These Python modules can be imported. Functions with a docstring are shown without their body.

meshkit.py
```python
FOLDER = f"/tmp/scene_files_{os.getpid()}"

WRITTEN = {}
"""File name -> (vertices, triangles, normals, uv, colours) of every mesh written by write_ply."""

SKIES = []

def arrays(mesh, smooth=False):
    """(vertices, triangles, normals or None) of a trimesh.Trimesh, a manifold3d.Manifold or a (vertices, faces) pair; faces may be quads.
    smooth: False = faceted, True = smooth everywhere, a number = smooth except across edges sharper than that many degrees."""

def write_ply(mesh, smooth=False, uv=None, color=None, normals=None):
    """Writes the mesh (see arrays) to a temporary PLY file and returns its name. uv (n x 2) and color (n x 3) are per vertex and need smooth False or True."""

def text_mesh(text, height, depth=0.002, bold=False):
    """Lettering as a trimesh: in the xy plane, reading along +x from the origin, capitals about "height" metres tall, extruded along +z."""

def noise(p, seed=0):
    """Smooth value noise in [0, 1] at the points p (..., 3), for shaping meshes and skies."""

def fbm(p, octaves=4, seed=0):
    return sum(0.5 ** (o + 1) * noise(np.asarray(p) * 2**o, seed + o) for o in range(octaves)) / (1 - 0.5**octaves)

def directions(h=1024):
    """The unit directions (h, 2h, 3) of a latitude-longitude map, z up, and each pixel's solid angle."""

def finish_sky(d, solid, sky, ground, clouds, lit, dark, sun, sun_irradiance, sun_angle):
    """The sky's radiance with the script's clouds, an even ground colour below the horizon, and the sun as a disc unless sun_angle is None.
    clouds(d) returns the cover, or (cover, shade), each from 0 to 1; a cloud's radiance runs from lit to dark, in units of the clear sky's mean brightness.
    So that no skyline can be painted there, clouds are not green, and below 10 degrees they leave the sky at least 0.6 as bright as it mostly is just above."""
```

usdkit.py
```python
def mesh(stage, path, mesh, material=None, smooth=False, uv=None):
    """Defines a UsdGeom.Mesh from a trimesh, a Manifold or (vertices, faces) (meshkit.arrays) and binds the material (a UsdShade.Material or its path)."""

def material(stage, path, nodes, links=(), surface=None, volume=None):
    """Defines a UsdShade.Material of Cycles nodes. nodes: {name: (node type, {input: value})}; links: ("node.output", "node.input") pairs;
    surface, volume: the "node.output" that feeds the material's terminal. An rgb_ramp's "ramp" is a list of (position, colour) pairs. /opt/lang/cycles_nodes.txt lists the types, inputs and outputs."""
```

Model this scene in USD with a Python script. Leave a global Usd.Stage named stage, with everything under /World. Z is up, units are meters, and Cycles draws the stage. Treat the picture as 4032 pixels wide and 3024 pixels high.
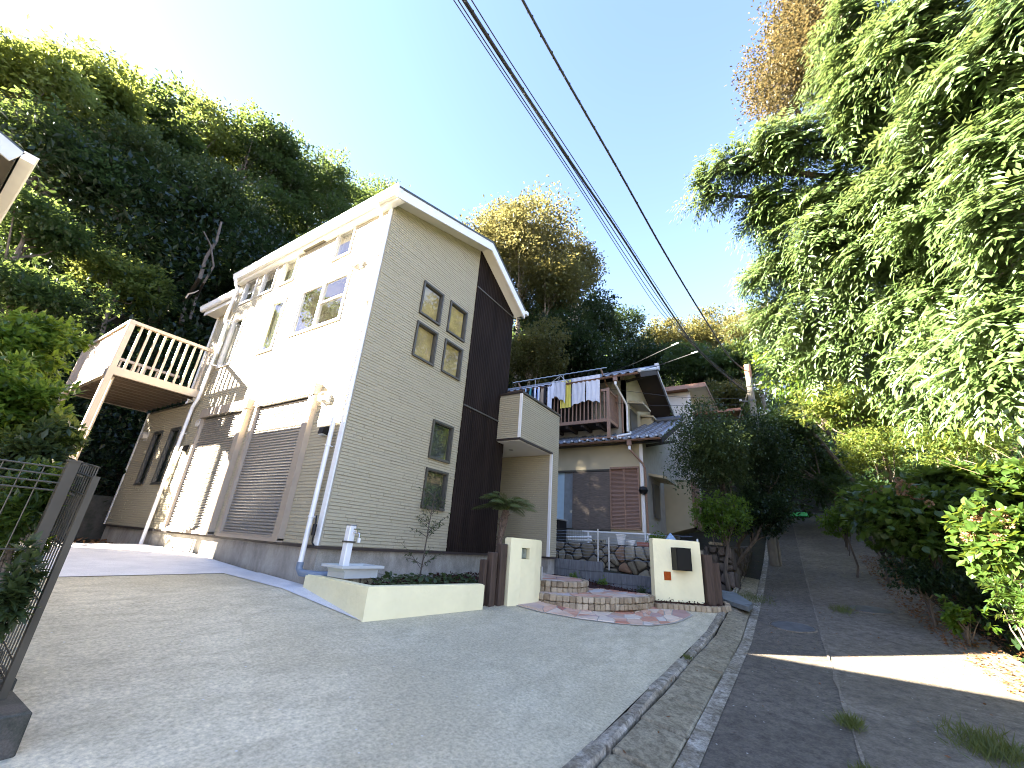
import math, random
import numpy as np, trimesh, manifold3d, usdkit, meshkit
import shapely.geometry as sg
from shapely.ops import unary_union
from pxr import Usd, UsdGeom, UsdLux, UsdShade, Gf, Sdf, Vt

stage = Usd.Stage.CreateInMemory()
UsdGeom.SetStageUpAxis(stage, 'Z'); UsdGeom.SetStageMetersPerUnit(stage, 1.0)
UsdGeom.Xform.Define(stage, '/World'); UsdGeom.Scope.Define(stage, '/World/Looks')
RNG = np.random.default_rng(7)

# ---------------------------------------------------------------- camera, sky, sun, exposure
cam = UsdGeom.Camera.Define(stage, '/World/camera')
cam.CreateHorizontalApertureAttr(36.0); cam.CreateFocalLengthAttr(36.0 * 1629.5 / 4032)
cam.CreateClippingRangeAttr(Gf.Vec2f(0.05, 2000))
cam.CreateExposureAttr(4.78)
CAM = np.array([-3.49924676, -5.11536329, 0.16831674])
R_ = np.array([[0.53039584, -0.84500077, 0.06821985], [-0.34266356, -0.14008763, 0.92895487], [0.77541082, 0.51609025, 0.36385287]])
_m = np.eye(4); _m[0, :3] = R_[0]; _m[1, :3] = R_[1]; _m[2, :3] = -R_[2]; _m[3, :3] = CAM
cam.AddTransformOp().Set(Gf.Matrix4d(*_m.ravel().tolist()))
SUN = np.array([-.75, 1.0, .57]); SUN /= np.linalg.norm(SUN)
dome = UsdLux.DomeLight.Define(stage, '/World/sky')
sky = usdkit.material(stage, '/World/Looks/sky_air', {
    's': ('sky_texture', {'sky_type': 'single_scattering', 'sun_disc': False, 'sun_elevation': float(math.asin(SUN[2])), 'sun_rotation': float(math.atan2(SUN[0], SUN[1])),
                          'altitude': 100.0, 'air_density': 1.0, 'aerosol_density': 0.08, 'ozone_density': 4.5}),
    'w': ('mix', {'mix_type': 'multiply', 'fac': 1.0, 'color2': (1.22, .93, 1.02)}), 'h': ('hsv', {'hue': .512, 'saturation': 1.12, 'value': 1.0, 'fac': 1.0}), 'k': ('mix', {'mix_type': 'darken', 'fac': .8, 'color2': (.86, .98, 1.18)}), 'b': ('background_shader', {'strength': 0.0502})}, [('s.color', 'w.color1'), ('w.color', 'h.color'), ('h.color', 'k.color1'), ('k.color', 'b.color')], surface='b.background')
UsdShade.MaterialBindingAPI.Apply(dome.GetPrim()).Bind(sky)
dome.GetPrim().SetCustomDataByKey('kind', 'structure'); dome.GetPrim().SetCustomDataByKey('label', 'clear blue afternoon sky')
sun = UsdLux.DistantLight.Define(stage, '/World/sun')
sun.CreateIntensityAttr(0.92); sun.CreateAngleAttr(0.53); sun.CreateNormalizeAttr(True) if hasattr(sun, 'CreateNormalizeAttr') else None
sun.CreateColorAttr(Gf.Vec3f(1.0, 0.90, 0.74))
_z = SUN; _x = np.cross([0, 0, 1.0], _z); _x /= np.linalg.norm(_x); _y = np.cross(_z, _x)
_m = np.eye(4); _m[0, :3] = _x; _m[1, :3] = _y; _m[2, :3] = _z
sun.AddTransformOp().Set(Gf.Matrix4d(*_m.ravel().tolist()))

# ---------------------------------------------------------------- helpers
_used = {}
def numbered(path):
    n = _used.get(path, -1) + 1; _used[path] = n
    return path if n == 0 else '%s_%03d' % (path, n)
def setd(p, **k):
    for a, b in k.items():
        if b: p.SetCustomDataByKey(a, b)
def thing(name, label, cat, loc=(0, 0, 0), rz=0, group=None):
    x = UsdGeom.Xform.Define(stage, numbered('/World/' + name)); x.AddTranslateOp().Set(Gf.Vec3d(*map(float, loc)))
    if rz: x.AddRotateZOp().Set(float(rz))
    p = x.GetPrim(); setd(p, label=label, category=cat, group=group); return p
def put(name, mesh, mat, parent=None, smooth=False, label=None, cat=None, kind=None, group=None):
    base = (str(parent.GetPath()) if parent is not None else '/World') + '/' + name
    if isinstance(mesh, MB): mesh = mesh.mesh()
    m = usdkit.mesh(stage, numbered(base), mesh, MAT[mat], smooth)
    p = m.GetPrim(); setd(p, label=label, category=cat, kind=kind, group=group); return p
def dup(root, loc, rz=0, label=None, group=None):
    was = root.GetCustomData()
    r = thing(root.GetName().split('_0')[0], label or was.get('label'), was['category'], loc, rz, group or was.get('group'))
    r.GetReferences().AddInternalReference(root.GetPath()); r.SetInstanceable(True); return r

class MB:
    def __init__(s): s.v, s.f, s.n = [], [], 0
    def add(s, v, f):
        v = np.asarray(v, float); f = np.asarray(f, int)
        if f.shape[1] == 4: f = np.vstack([f[:, [0, 1, 2]], f[:, [0, 2, 3]]])
        s.v.append(v); s.f.append(f + s.n); s.n += len(v); return s
    def tm(s, t): return s.add(t.vertices, t.faces)
    def box(s, x0, x1, y0, y1, z0, z1):
        v = [[x, y, z] for x in (x0, x1) for y in (y0, y1) for z in (z0, z1)]
        return s.add(v, [[0, 1, 3, 2], [4, 6, 7, 5], [0, 4, 5, 1], [2, 3, 7, 6], [0, 2, 6, 4], [1, 5, 7, 3]])
    def mbox(s, fn, u0, u1, v0, v1, d0, d1):
        p = [fn(u, v, d) for u in (u0, u1) for v in (v0, v1) for d in (d0, d1)]
        return s.add(p, [[0, 1, 3, 2], [4, 6, 7, 5], [0, 4, 5, 1], [2, 3, 7, 6], [0, 2, 6, 4], [1, 5, 7, 3]])
    def bar(s, a, b, w, h, up=(0, 0, 1)):
        a = np.asarray(a, float); b = np.asarray(b, float); t = b - a; t /= np.linalg.norm(t)
        r = np.cross(t, up); r = np.cross(t, (1, 0, 0)) if np.linalg.norm(r) < 1e-6 else r
        r /= np.linalg.norm(r); u = np.cross(r, t)
        v = [p + i * r * w / 2 + j * u * h / 2 for p in (a, b) for i in (-1, 1) for j in (-1, 1)]
        return s.add(v, [[0, 1, 3, 2], [4, 6, 7, 5], [0, 4, 5, 1], [2, 3, 7, 6], [0, 2, 6, 4], [1, 5, 7, 3]])
    def tube(s, pts, r, k=8, caps=True):
        p = np.asarray(pts, float); n = len(p); r = np.broadcast_to(np.asarray(r, float), (n,))
        t = np.gradient(p, axis=0); t /= np.maximum(np.linalg.norm(t, axis=1, keepdims=True), 1e-9)
        a = np.array([0, 0, 1.0]) if abs(t[0][2]) < .9 else np.array([1.0, 0, 0])
        ang = np.linspace(0, 2 * np.pi, k, endpoint=False); V = []
        for i in range(n):
            u = a - t[i] * (a @ t[i]); u /= np.linalg.norm(u); a = u; w = np.cross(t[i], u)
            V.append(p[i] + r[i] * (np.cos(ang)[:, None] * u + np.sin(ang)[:, None] * w))
        F = [[i * k + j, i * k + (j + 1) % k, (i + 1) * k + (j + 1) % k, (i + 1) * k + j] for i in range(n - 1) for j in range(k)]
        s.add(np.vstack(V), F)
        if caps:
            for e in (0, n - 1): s.add(np.vstack([V[e], p[e]]), [[j, (j + 1) % k, k] for j in range(k)])
        return s
    def poly(s, pts):
        pts = np.asarray(pts, float); return s.add(pts, [[0, i, i + 1] for i in range(1, len(pts) - 1)])
    def mesh(s): return np.vstack(s.v), np.vstack(s.f)
def hull(pts):
    m = manifold3d.Manifold.hull_points(np.asarray(pts, float)).to_mesh(); return np.array(m.vert_properties[:, :3]), np.array(m.tri_verts)
def cbox(x0, x1, y0, y1, z0, z1, c=.01, jit=0, rng=RNG):
    P = []
    for sx, x in ((1, x0), (-1, x1)):
        for sy, y in ((1, y0), (-1, y1)):
            for sz, z in ((1, z0), (-1, z1)):
                P += [(x + sx * c, y + sy * c, z), (x + sx * c, y, z + sz * c), (x, y + sy * c, z + sz * c)]
    P = np.array(P); return hull(P + (rng.normal(0, jit, P.shape) if jit else 0))
def extr(poly, fn, d0, d1):
    """A shapely polygon in (u, v), extruded from depth d0 to d1, mapped by fn(u, v, d)."""
    out = MB()
    for g in getattr(poly, 'geoms', [poly]):
        t = trimesh.creation.extrude_polygon(g, d1 - d0, engine='earcut'); v = np.array(t.vertices)
        out.add(np.array([fn(a, b, c + d0) for a, b, c in v]), t.faces)
    return out
def lathe(prof, c, k=16):
    out = MB(); ang = np.linspace(0, 2 * np.pi, k, endpoint=False); n = len(prof)
    v = np.array([[c[0] + r * np.cos(a), c[1] + r * np.sin(a), c[2] + z] for r, z in prof for a in ang])
    return out.add(v, [[i * k + j, i * k + (j + 1) % k, (i + 1) * k + (j + 1) % k, (i + 1) * k + j] for i in range(n - 1) for j in range(k)])

# ---------------------------------------------------------------- ground heights
def zr(x): return np.interp(x, [-60, -30, 4, 8, 12, 20, 25, 30, 60], [-2.9, -1.97, -.88, -.45, .2, 1.9, 2.8, 3.7, 7.0])
def G(x, y): return zr(x) + .122 * np.clip(np.asarray(y, float) + 4.4, 0, 4.4) + np.interp(y, [0, 1.33, 3.74, 30], [0, .06, .19, .19])
def sstep(a, b, x): t = np.clip((x - a) / (b - a), 0, 1); return t * t * (3 - 2 * t)
def terrain(x, y):
    x = np.asarray(x, float); y = np.asarray(y, float)
    g = G(np.minimum(x, 60), y) - .11
    back = 1.0 * np.maximum(0, y - 9.3); back = 18 * np.tanh(back / 18) * sstep(-15, -5, x)
    back += (sstep(8.7, 9.3, y)) * .75 * sstep(-15, -5, x)
    far = np.maximum(0, x - 27) * .38; far = 20 * np.tanh(far / 20) * sstep(-30, -4, y) 
    ne = .8 * np.maximum(0, (x - 13) * .5 + (y - 2) * .9 - 3) * sstep(11, 15, x); ne = 15 * np.tanh(ne / 15) * (1 - sstep(26, 42, x)); back = np.maximum(back, ne)
    slope2 = .35 * np.maximum(0, x - 17) * sstep(-3.6, -1, y) * (1 - sstep(9, 14, y)) * sstep(17, 19, x) * .5
    yard = np.where((x > 14.2) & (y > -3.3) & (y < 12), np.maximum(0, .4 - g) , 0)
    bank = .75 * np.maximum(0, -7.5 - y); bank = 3.2 * np.tanh(bank / 3.2) + .12 * np.maximum(0, -11 - y)
    bank = bank * sstep(-4, 3, x)
    n = meshkit.fbm(np.stack([x * .35, y * .35, 0 * x], -1), 3, 5) - .5
    rough = np.clip((back + far + bank) / 3, 0, 1)
    return g + back + far + slope2 + yard + bank + n * 1.1 * rough

# ---------------------------------------------------------------- materials
MAT = {}
def mat(name, nodes, links, surface='p.BSDF'):
    MAT[name] = usdkit.material(stage, '/World/Looks/' + name, nodes, links, surface=surface)
def plain(name, col, rough=.5, metal=0, noise=.12, scale=6., bump=0, bscale=60., spec=.5, stretch=(1, 1, 1), extra=None):
    """Even paint, metal or stone with a faint uneven tone and fine relief."""
    c = np.array(col); lo, hi = c * (1 - noise), np.minimum(c * (1 + noise), 1)
    nodes = {'g': ('texture_coordinate', {}), 'm': ('mapping', {'scale': stretch}), 'n': ('noise_texture', {'scale': scale, 'detail': 5, 'roughness': .6}),
             'r': ('rgb_ramp', {'ramp': [(.3, lo), (.7, hi)]}), 'p': ('principled_bsdf', {'roughness': rough, 'metallic': metal, 'specular_ior_level': spec})}
    links = [('g.object', 'm.vector'), ('m.vector', 'n.vector'), ('n.fac', 'r.fac'), ('r.color', 'p.base_color')]
    if bump:
        nodes['n2'] = ('noise_texture', {'scale': bscale, 'detail': 4}); nodes['b'] = ('bump', {'strength': bump, 'distance': .01})
        links += [('m.vector', 'n2.vector'), ('n2.fac', 'b.height'), ('b.normal', 'p.normal')]
    mat(name, nodes, links)
def island(name, stops, rough=.7, bump=.3, bscale=40., nmix=.25, nscale=12., stretch=(1, 1, 1), spec=.4):
    """Each separate piece of a mesh takes its own tone from the stops, with grain on top."""
    nodes = {'g': ('geometry', {}), 't': ('texture_coordinate', {}), 'm': ('mapping', {'scale': stretch}), 'r': ('rgb_ramp', {'ramp': stops}),
             'n': ('noise_texture', {'scale': nscale, 'detail': 5, 'roughness': .65}), 'r2': ('rgb_ramp', {'ramp': [(.25, (.62, .62, .62)), (.75, (1.15, 1.15, 1.15))]}),
             'x': ('mix', {'mix_type': 'multiply', 'fac': nmix}), 'n2': ('noise_texture', {'scale': bscale, 'detail': 4}), 'b': ('bump', {'strength': bump, 'distance': .008}),
             'p': ('principled_bsdf', {'roughness': rough, 'specular_ior_level': spec})}
    mat(name, nodes, [('t.object', 'm.vector'), ('m.vector', 'n.vector'), ('m.vector', 'n2.vector'), ('g.random_per_island', 'r.fac'), ('r.color', 'x.color1'), ('n.fac', 'r2.fac'),
                      ('r2.color', 'x.color2'), ('x.color', 'p.base_color'), ('n2.fac', 'b.height'), ('b.normal', 'p.normal')])
def objrand(name, stops, rough=.7, bump=.4, bscale=30., nmix=.5, nscale=9., spec=.35):
    """Each part takes its own tone."""
    nodes = {'g': ('object_info', {}), 't': ('geometry', {}), 'r': ('rgb_ramp', {'ramp': stops}),
             'n': ('noise_texture', {'scale': nscale, 'detail': 6, 'roughness': .65}), 'r2': ('rgb_ramp', {'ramp': [(.25, (.5, .5, .5)), (.75, (1.2, 1.2, 1.2))]}),
             'x': ('mix', {'mix_type': 'multiply', 'fac': nmix}), 'n2': ('noise_texture', {'scale': bscale, 'detail': 6}), 'b': ('bump', {'strength': bump, 'distance': .012}),
             'p': ('principled_bsdf', {'roughness': rough, 'specular_ior_level': spec})}
    mat(name, nodes, [('t.position', 'n.vector'), ('t.position', 'n2.vector'), ('g.random', 'r.fac'), ('r.color', 'x.color1'), ('n.fac', 'r2.fac'),
                      ('r2.color', 'x.color2'), ('x.color', 'p.base_color'), ('n2.fac', 'b.height'), ('b.normal', 'p.normal')])
def leafmat(name, stops, trans=.35, tcol=(.30, .36, .05), rough=.42, spec=.45, tone=.55, tscale=.5):
    nodes = {'g': ('geometry', {}), 'r': ('rgb_ramp', {'ramp': stops}), 'n': ('noise_texture', {'scale': tscale, 'detail': 3}), 'r2': ('rgb_ramp', {'ramp': [(.3, (1 - tone, 1 - tone, 1 - tone)), (.7, (1.25, 1.25, 1.25))]}),
             'x': ('mix', {'mix_type': 'multiply', 'fac': 1.0}), 'p': ('principled_bsdf', {'roughness': rough, 'specular_ior_level': spec}), 't': ('translucent_bsdf', {'color': tcol}), 'm': ('mix_closure', {'fac': trans})}
    mat(name, nodes, [('g.random_per_island', 'r.fac'), ('r.color', 'x.color1'), ('g.position', 'n.vector'), ('n.fac', 'r2.fac'), ('r2.color', 'x.color2'), ('x.color', 'p.base_color'),
                      ('p.BSDF', 'm.closure1'), ('t.BSDF', 'm.closure2')], surface='m.closure')
def glassmat(name, tint=(.9, .94, .92), gloss=(1, 1, 1)):
    mat(name, {'f': ('layer_weight', {'blend': .5}), 'r': ('rgb_ramp', {'ramp': [(0, (.09, .09, .09)), (.4, (.15, .15, .15)), (.7, (.30, .30, .30)), (1, (1, 1, 1))]}), 't': ('transparent_bsdf', {'color': tint}), 'g': ('glossy_bsdf', {'roughness': .012, 'color': gloss}), 'm': ('mix_closure', {})},
        [('f.facing', 'r.fac'), ('r.color', 'm.fac'), ('t.BSDF', 'm.closure1'), ('g.BSDF', 'm.closure2')], surface='m.closure')
def patchy(name, c1, c2, c3, s1=.6, s2=8., s3=120., rough=.85, bump=.5, dist=.012, speck=None, stretch=(1, 1, 1), rscale=None):
    """Ground covering: large stains of two tones, a third in fine mottling, grit."""
    nodes = {'g': ('geometry', {}), 'mp': ('mapping', {'scale': stretch}), 'n1': ('noise_texture', {'scale': s1, 'detail': 6, 'roughness': .62, 'distortion': .6}), 'r1': ('rgb_ramp', {'ramp': [(.35, c1), (.65, c2)]}),
             'n2': ('noise_texture', {'scale': s2, 'detail': 8, 'roughness': .7}), 'r2': ('rgb_ramp', {'ramp': [(.42, (0, 0, 0)), (.66, (1, 1, 1))]}), 'x': ('mix', {'color2': c3}),
             'n3': ('noise_texture', {'scale': s3, 'detail': 5, 'roughness': .7}), 'r3': ('rgb_ramp', {'ramp': [(.3, (.55, .55, .55)), (.7, (1.3, 1.3, 1.3))]}), 'x3': ('mix', {'mix_type': 'multiply', 'fac': .8}),
             'b': ('bump', {'strength': bump, 'distance': dist}), 'p': ('principled_bsdf', {'roughness': rough, 'specular_ior_level': .3})}
    L = [('g.position', 'mp.vector'), ('mp.vector', 'n1.vector'), ('mp.vector', 'n2.vector'), ('g.position', 'n3.vector'), ('n1.fac', 'r1.fac'), ('n2.fac', 'r2.fac'), ('r1.color', 'x.color1'), ('r2.color', 'x.fac'),
         ('x.color', 'x3.color1'), ('n3.fac', 'r3.fac'), ('r3.color', 'x3.color2'), ('n3.fac', 'b.height'), ('b.normal', 'p.normal')]
    if speck is not None:
        nodes.update({'v': ('voronoi_texture', {'scale': 15., 'feature': 'f1'}), 'rv': ('rgb_ramp', {'ramp': [(0, (1, 1, 1)), (.07, (1, 1, 1)), (.12, (0, 0, 0))]}), 'xs': ('mix', {'color2': speck})})
        nodes['wn'] = ('white_noise_texture', {}); nodes['gt'] = ('math', {'math_type': 'greater_than', 'value2': .86}); nodes['mu'] = ('math', {'math_type': 'multiply'})
        L += [('g.position', 'v.vector'), ('v.distance', 'rv.fac'), ('v.position', 'wn.vector'), ('wn.value', 'gt.value1'), ('gt.value', 'mu.value1'), ('rv.color', 'mu.value2'), ('mu.value', 'xs.fac'), ('x3.color', 'xs.color1'), ('xs.color', 'p.base_color')]
    else: L.append(('x3.color', 'p.base_color'))
    mat(name, nodes, L)

patchy('soil', (.035, .026, .016), (.06, .045, .025), (.03, .035, .014), s1=1.2, s2=6)
patchy('driveway_concrete', (.54, .475, .32), (.72, .645, .46), (.50, .44, .30), s1=.5, s2=4., s3=42., bump=.8, dist=.012, stretch=(.8, 1.5, 1), speck=(.6, .6, .57))
patchy('pale_concrete', (.70, .68, .66), (.80, .785, .77), (.62, .61, .60), s1=.9, s2=3., s3=200., bump=.12)
patchy('asphalt', (.125, .108, .085), (.19, .165, .13), (.08, .069, .055), s1=.8, s2=11., s3=48., bump=1., dist=.012, speck=(.55, .55, .52))
patchy('asphalt_old', (.17, .145, .11), (.25, .215, .165), (.11, .094, .072), s1=.8, s2=9., s3=45., bump=1., dist=.012, speck=(.5, .48, .44))
patchy('gutter_concrete', (.28, .24, .155), (.42, .365, .25), (.15, .125, .08), s1=2.2, s2=16., s3=50., bump=.9, dist=.012)
patchy('seam', (.20, .17, .13), (.30, .26, .20), (.12, .10, .08), s1=5., s2=20., s3=50.)
patchy('kerb_concrete', (.24, .205, .14), (.50, .46, .38), (.12, .10, .07), s1=4.5, s2=20., s3=50., bump=.9, dist=.012)
patchy('foundation_concrete', (.34, .31, .26), (.46, .425, .36), (.26, .24, .20), s1=1.3, s2=5., s3=150., bump=.15, stretch=(1, 1, .5))
patchy('dark_concrete', (.06, .055, .045), (.10, .09, .075), (.04, .045, .03), s1=1.5, s2=8., bump=.5)
patchy('mulch', (.06, .022, .016), (.10, .038, .026), (.03, .014, .01), s1=6., s2=40., bump=1., dist=.03)
island('siding', [(0, (.42, .37, .25)), (.3, (.60, .54, .39)), (.6, (.68, .62, .465)), (1, (.80, .75, .60))], rough=.62, bump=.2, bscale=70., nmix=.35, nscale=9., stretch=(2, 2, 12))
plain('siding_back', (.30, .275, .21), .8)
plain('white_trim', (.80, .785, .74), .42, noise=.03)
plain('cream_soffit', (.74, .70, .60), .6, noise=.03)
plain('white_pvc', (.78, .775, .74), .32, noise=.03)
plain('blue_grey_pvc', (.16, .20, .25), .4)
plain('brown_flashing', (.035, .026, .022), .4)
plain('bronze_frame', (.085, .078, .062), .38, metal=.3)
plain('silver_frame', (.60, .57, .51), .4, metal=.2, noise=.03)
plain('beige_aluminium', (.47, .385, .29), .38, metal=.25, noise=.05)
plain('shutter_slat', (.31, .285, .245), .38, metal=.35, noise=.05)
plain('shutter_frame', (.40, .335, .255), .4, metal=.25, noise=.05)
plain('deck_under', (.085, .06, .042), .6)
plain('dark_siding', (.018, .012, .009), .85, spec=.12, noise=.35, scale=1.6, stretch=(3, 3, .5), bump=.2)
plain('slate', (.045, .055, .052), .5)
plain('black_metal', (.006, .006, .006), .4, spec=.3)
plain('dark_interior', (.05, .045, .04), .8)
plain('room_wall', (.62, .58, .50), .8, noise=.04)
plain('tan_blind', (.50, .35, .13), .75, noise=.5, scale=2.2)
plain('cream_curtain', (.60, .58, .42), .8, noise=.08, scale=2, stretch=(9, 9, .3))
plain('cream_render', (.84, .755, .46), .82, noise=.07, scale=2.0, bump=.9, bscale=11.)
plain('wood_sleeper', (.055, .033, .020), .75, noise=.5, scale=5, stretch=(6, 6, .7), bump=.7, bscale=18.)
plain('steel', (.55, .56, .57), .22, metal=1., noise=.05)
plain('pale_grey_plastic', (.50, .52, .50), .45, noise=.05)
plain('grey_box', (.30, .295, .27), .5)
plain('fence_metal', (.075, .065, .045), .5, metal=.3)
plain('orange_glass', (.30, .055, .012), .08, noise=.2, scale=30)
plain('glass_block', (.20, .22, .17), .05, noise=.35, scale=25, bump=.8, bscale=22.)
plain('mortar', (.42, .38, .31), .9, noise=.15, bump=.5)
plain('dark_joint', (.045, .04, .032), .95)
objrand('flagstone', [(0, (.52, .22, .14)), (.2, (.62, .34, .23)), (.4, (.68, .47, .34)), (.6, (.70, .58, .45)), (.75, (.62, .56, .50)), (.88, (.40, .17, .13)), (1, (.72, .60, .42))], rough=.75, bump=.35, nmix=.45, nscale=5.)
objrand('cobble', [(0, (.27, .20, .125)), (.5, (.36, .28, .18)), (1, (.45, .365, .25))], rough=.85, bump=.7, bscale=45., nmix=.5)
objrand('wall_stone', [(0, (.16, .13, .085)), (.35, (.26, .215, .145)), (.6, (.31, .27, .19)), (.9, (.20, .17, .12)), (1, (.34, .17, .09))], rough=.85, bump=.7, bscale=14., nmix=.65, nscale=5.)
objrand('dark_stone', [(0, (.075, .06, .048)), (.6, (.11, .09, .07)), (1, (.15, .12, .10))], rough=.85, bump=.7, bscale=14., nmix=.8, nscale=7.)
plain('split_block', (.155, .16, .165), .85, noise=.3, scale=6, stretch=(5, 5, .6), bump=.6, bscale=30.)
objrand('roof_tile', [(0, (.10, .115, .135)), (.5, (.15, .17, .20)), (1, (.19, .215, .25))], rough=.30, bump=.15, nmix=.4, nscale=7., spec=.6)
plain('tile_cap', (.50, .52, .54), .35)
plain('stucco', (.47, .41, .27), .9, noise=.07, scale=2, bump=.4, bscale=120.)
plain('stucco_grey', (.36, .34, .29), .9, noise=.1, bump=.4, bscale=120.)
plain('copper_gutter', (.22, .13, .085), .4, metal=.3, noise=.2)
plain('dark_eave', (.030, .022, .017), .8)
plain('brown_wood', (.26, .155, .10), .55, noise=.2, scale=4, stretch=(1, 8, 8))
plain('louvre_brown', (.25, .145, .095), .5, noise=.1)
plain('reed_blind', (.135, .108, .088), .85, noise=.45, scale=9, stretch=(1, .8, 14), bump=.6, bscale=60.)
plain('frosted_glass', (.42, .55, .62), .25, noise=.04)
plain('frosted_dark', (.22, .24, .25), .25, noise=.15)
plain('pole_concrete', (.20, .18, .145), .85, noise=.25, scale=4)
plain('pole_cap', (.42, .20, .12), .6)
plain('cable_rubber', (.018, .018, .02), .5)
plain('porcelain', (.75, .73, .68), .25)
plain('terracotta', (.30, .12, .08), .8)
plain('blue_sack', (.30, .42, .58), .5, noise=.4, scale=7)
plain('green_sheet', (.10, .75, .15), .5)
plain('rubber_ramp', (.17, .185, .18), .7, noise=.2)
plain('iron_cover', (.13, .13, .125), .6, metal=.4, noise=.3, bump=.6, bscale=50.)
plain('bark', (.095, .075, .055), .9, noise=.45, scale=6, stretch=(3, 3, .6), bump=.8, bscale=14.)
plain('bark_pale', (.20, .165, .115), .9, noise=.4, scale=6, stretch=(3, 3, .6), bump=.6, bscale=14.)
plain('dead_wood', (.45, .33, .20), .8)
plain('palm_bark', (.11, .075, .05), .95, noise=.6, scale=40, bump=1., bscale=60.)
plain('neighbor_wall', (.30, .26, .22), .85, noise=.06)
plain('white_wall', (.62, .58, .50), .85, noise=.04)
plain('rust_roof', (.30, .14, .085), .6, noise=.2)
for n_, c_ in dict(cloth_grey=(.60, .61, .64), cloth_pale=(.66, .68, .72), cloth_yellow=(.72, .62, .12), cloth_navy=(.03, .04, .09), cloth_black=(.015, .015, .018), cloth_teal=(.10, .35, .36), cloth_blue=(.20, .30, .60), cloth_white=(.72, .74, .78), cloth_tan=(.42, .32, .22), cloth_sky=(.35, .55, .70)).items():
    plain(n_, c_, .9, noise=.06)
glassmat('window_glass'); glassmat('mirror_glass', (.55, .58, .55))
GREEN = [(0, (.030, .060, .012)), (.5, (.055, .100, .020)), (1, (.095, .145, .030))]
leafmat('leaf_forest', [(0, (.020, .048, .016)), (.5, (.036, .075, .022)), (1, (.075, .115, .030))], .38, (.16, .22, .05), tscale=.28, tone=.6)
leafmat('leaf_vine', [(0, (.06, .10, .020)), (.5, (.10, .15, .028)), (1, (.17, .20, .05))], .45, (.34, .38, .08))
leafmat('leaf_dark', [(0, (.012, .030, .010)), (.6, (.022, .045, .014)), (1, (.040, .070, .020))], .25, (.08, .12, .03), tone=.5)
leafmat('leaf_olive', [(0, (.06, .075, .020)), (.5, (.11, .115, .032)), (1, (.18, .15, .055))], .35, (.30, .26, .08))
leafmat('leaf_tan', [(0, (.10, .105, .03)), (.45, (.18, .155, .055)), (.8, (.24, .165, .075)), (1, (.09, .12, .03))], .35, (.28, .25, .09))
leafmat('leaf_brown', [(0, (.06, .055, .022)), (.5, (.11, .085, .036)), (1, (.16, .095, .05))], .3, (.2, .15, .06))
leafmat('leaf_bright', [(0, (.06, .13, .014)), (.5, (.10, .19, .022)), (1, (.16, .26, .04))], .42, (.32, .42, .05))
leafmat('leaf_pinnate', [(0, (.050, .085, .024)), (.5, (.082, .122, .042)), (.92, (.125, .165, .062)), (1, (.22, .18, .06))], .20, (.24, .32, .09), rough=.34, spec=.6, tone=.25, tscale=.8)
leafmat('leaf_hydrangea', [(0, (.035, .07, .012)), (.5, (.065, .115, .020)), (.96, (.11, .16, .03)), (1, (.20, .17, .06))], .28, (.24, .32, .04), tone=.3)
leafmat('leaf_grass', [(0, (.08, .11, .025)), (.6, (.14, .17, .045)), (1, (.30, .26, .12))], .3, (.3, .3, .08), tone=.3)
leafmat('leaf_dry', [(0, (.16, .075, .03)), (.5, (.28, .14, .06)), (1, (.40, .25, .13))], .2, (.3, .15, .05), tone=.3)
leafmat('leaf_shrub', [(0, (.045, .072, .024)), (.5, (.075, .108, .04)), (1, (.12, .155, .06))], .25, (.15, .2, .06), tone=.3)
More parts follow.
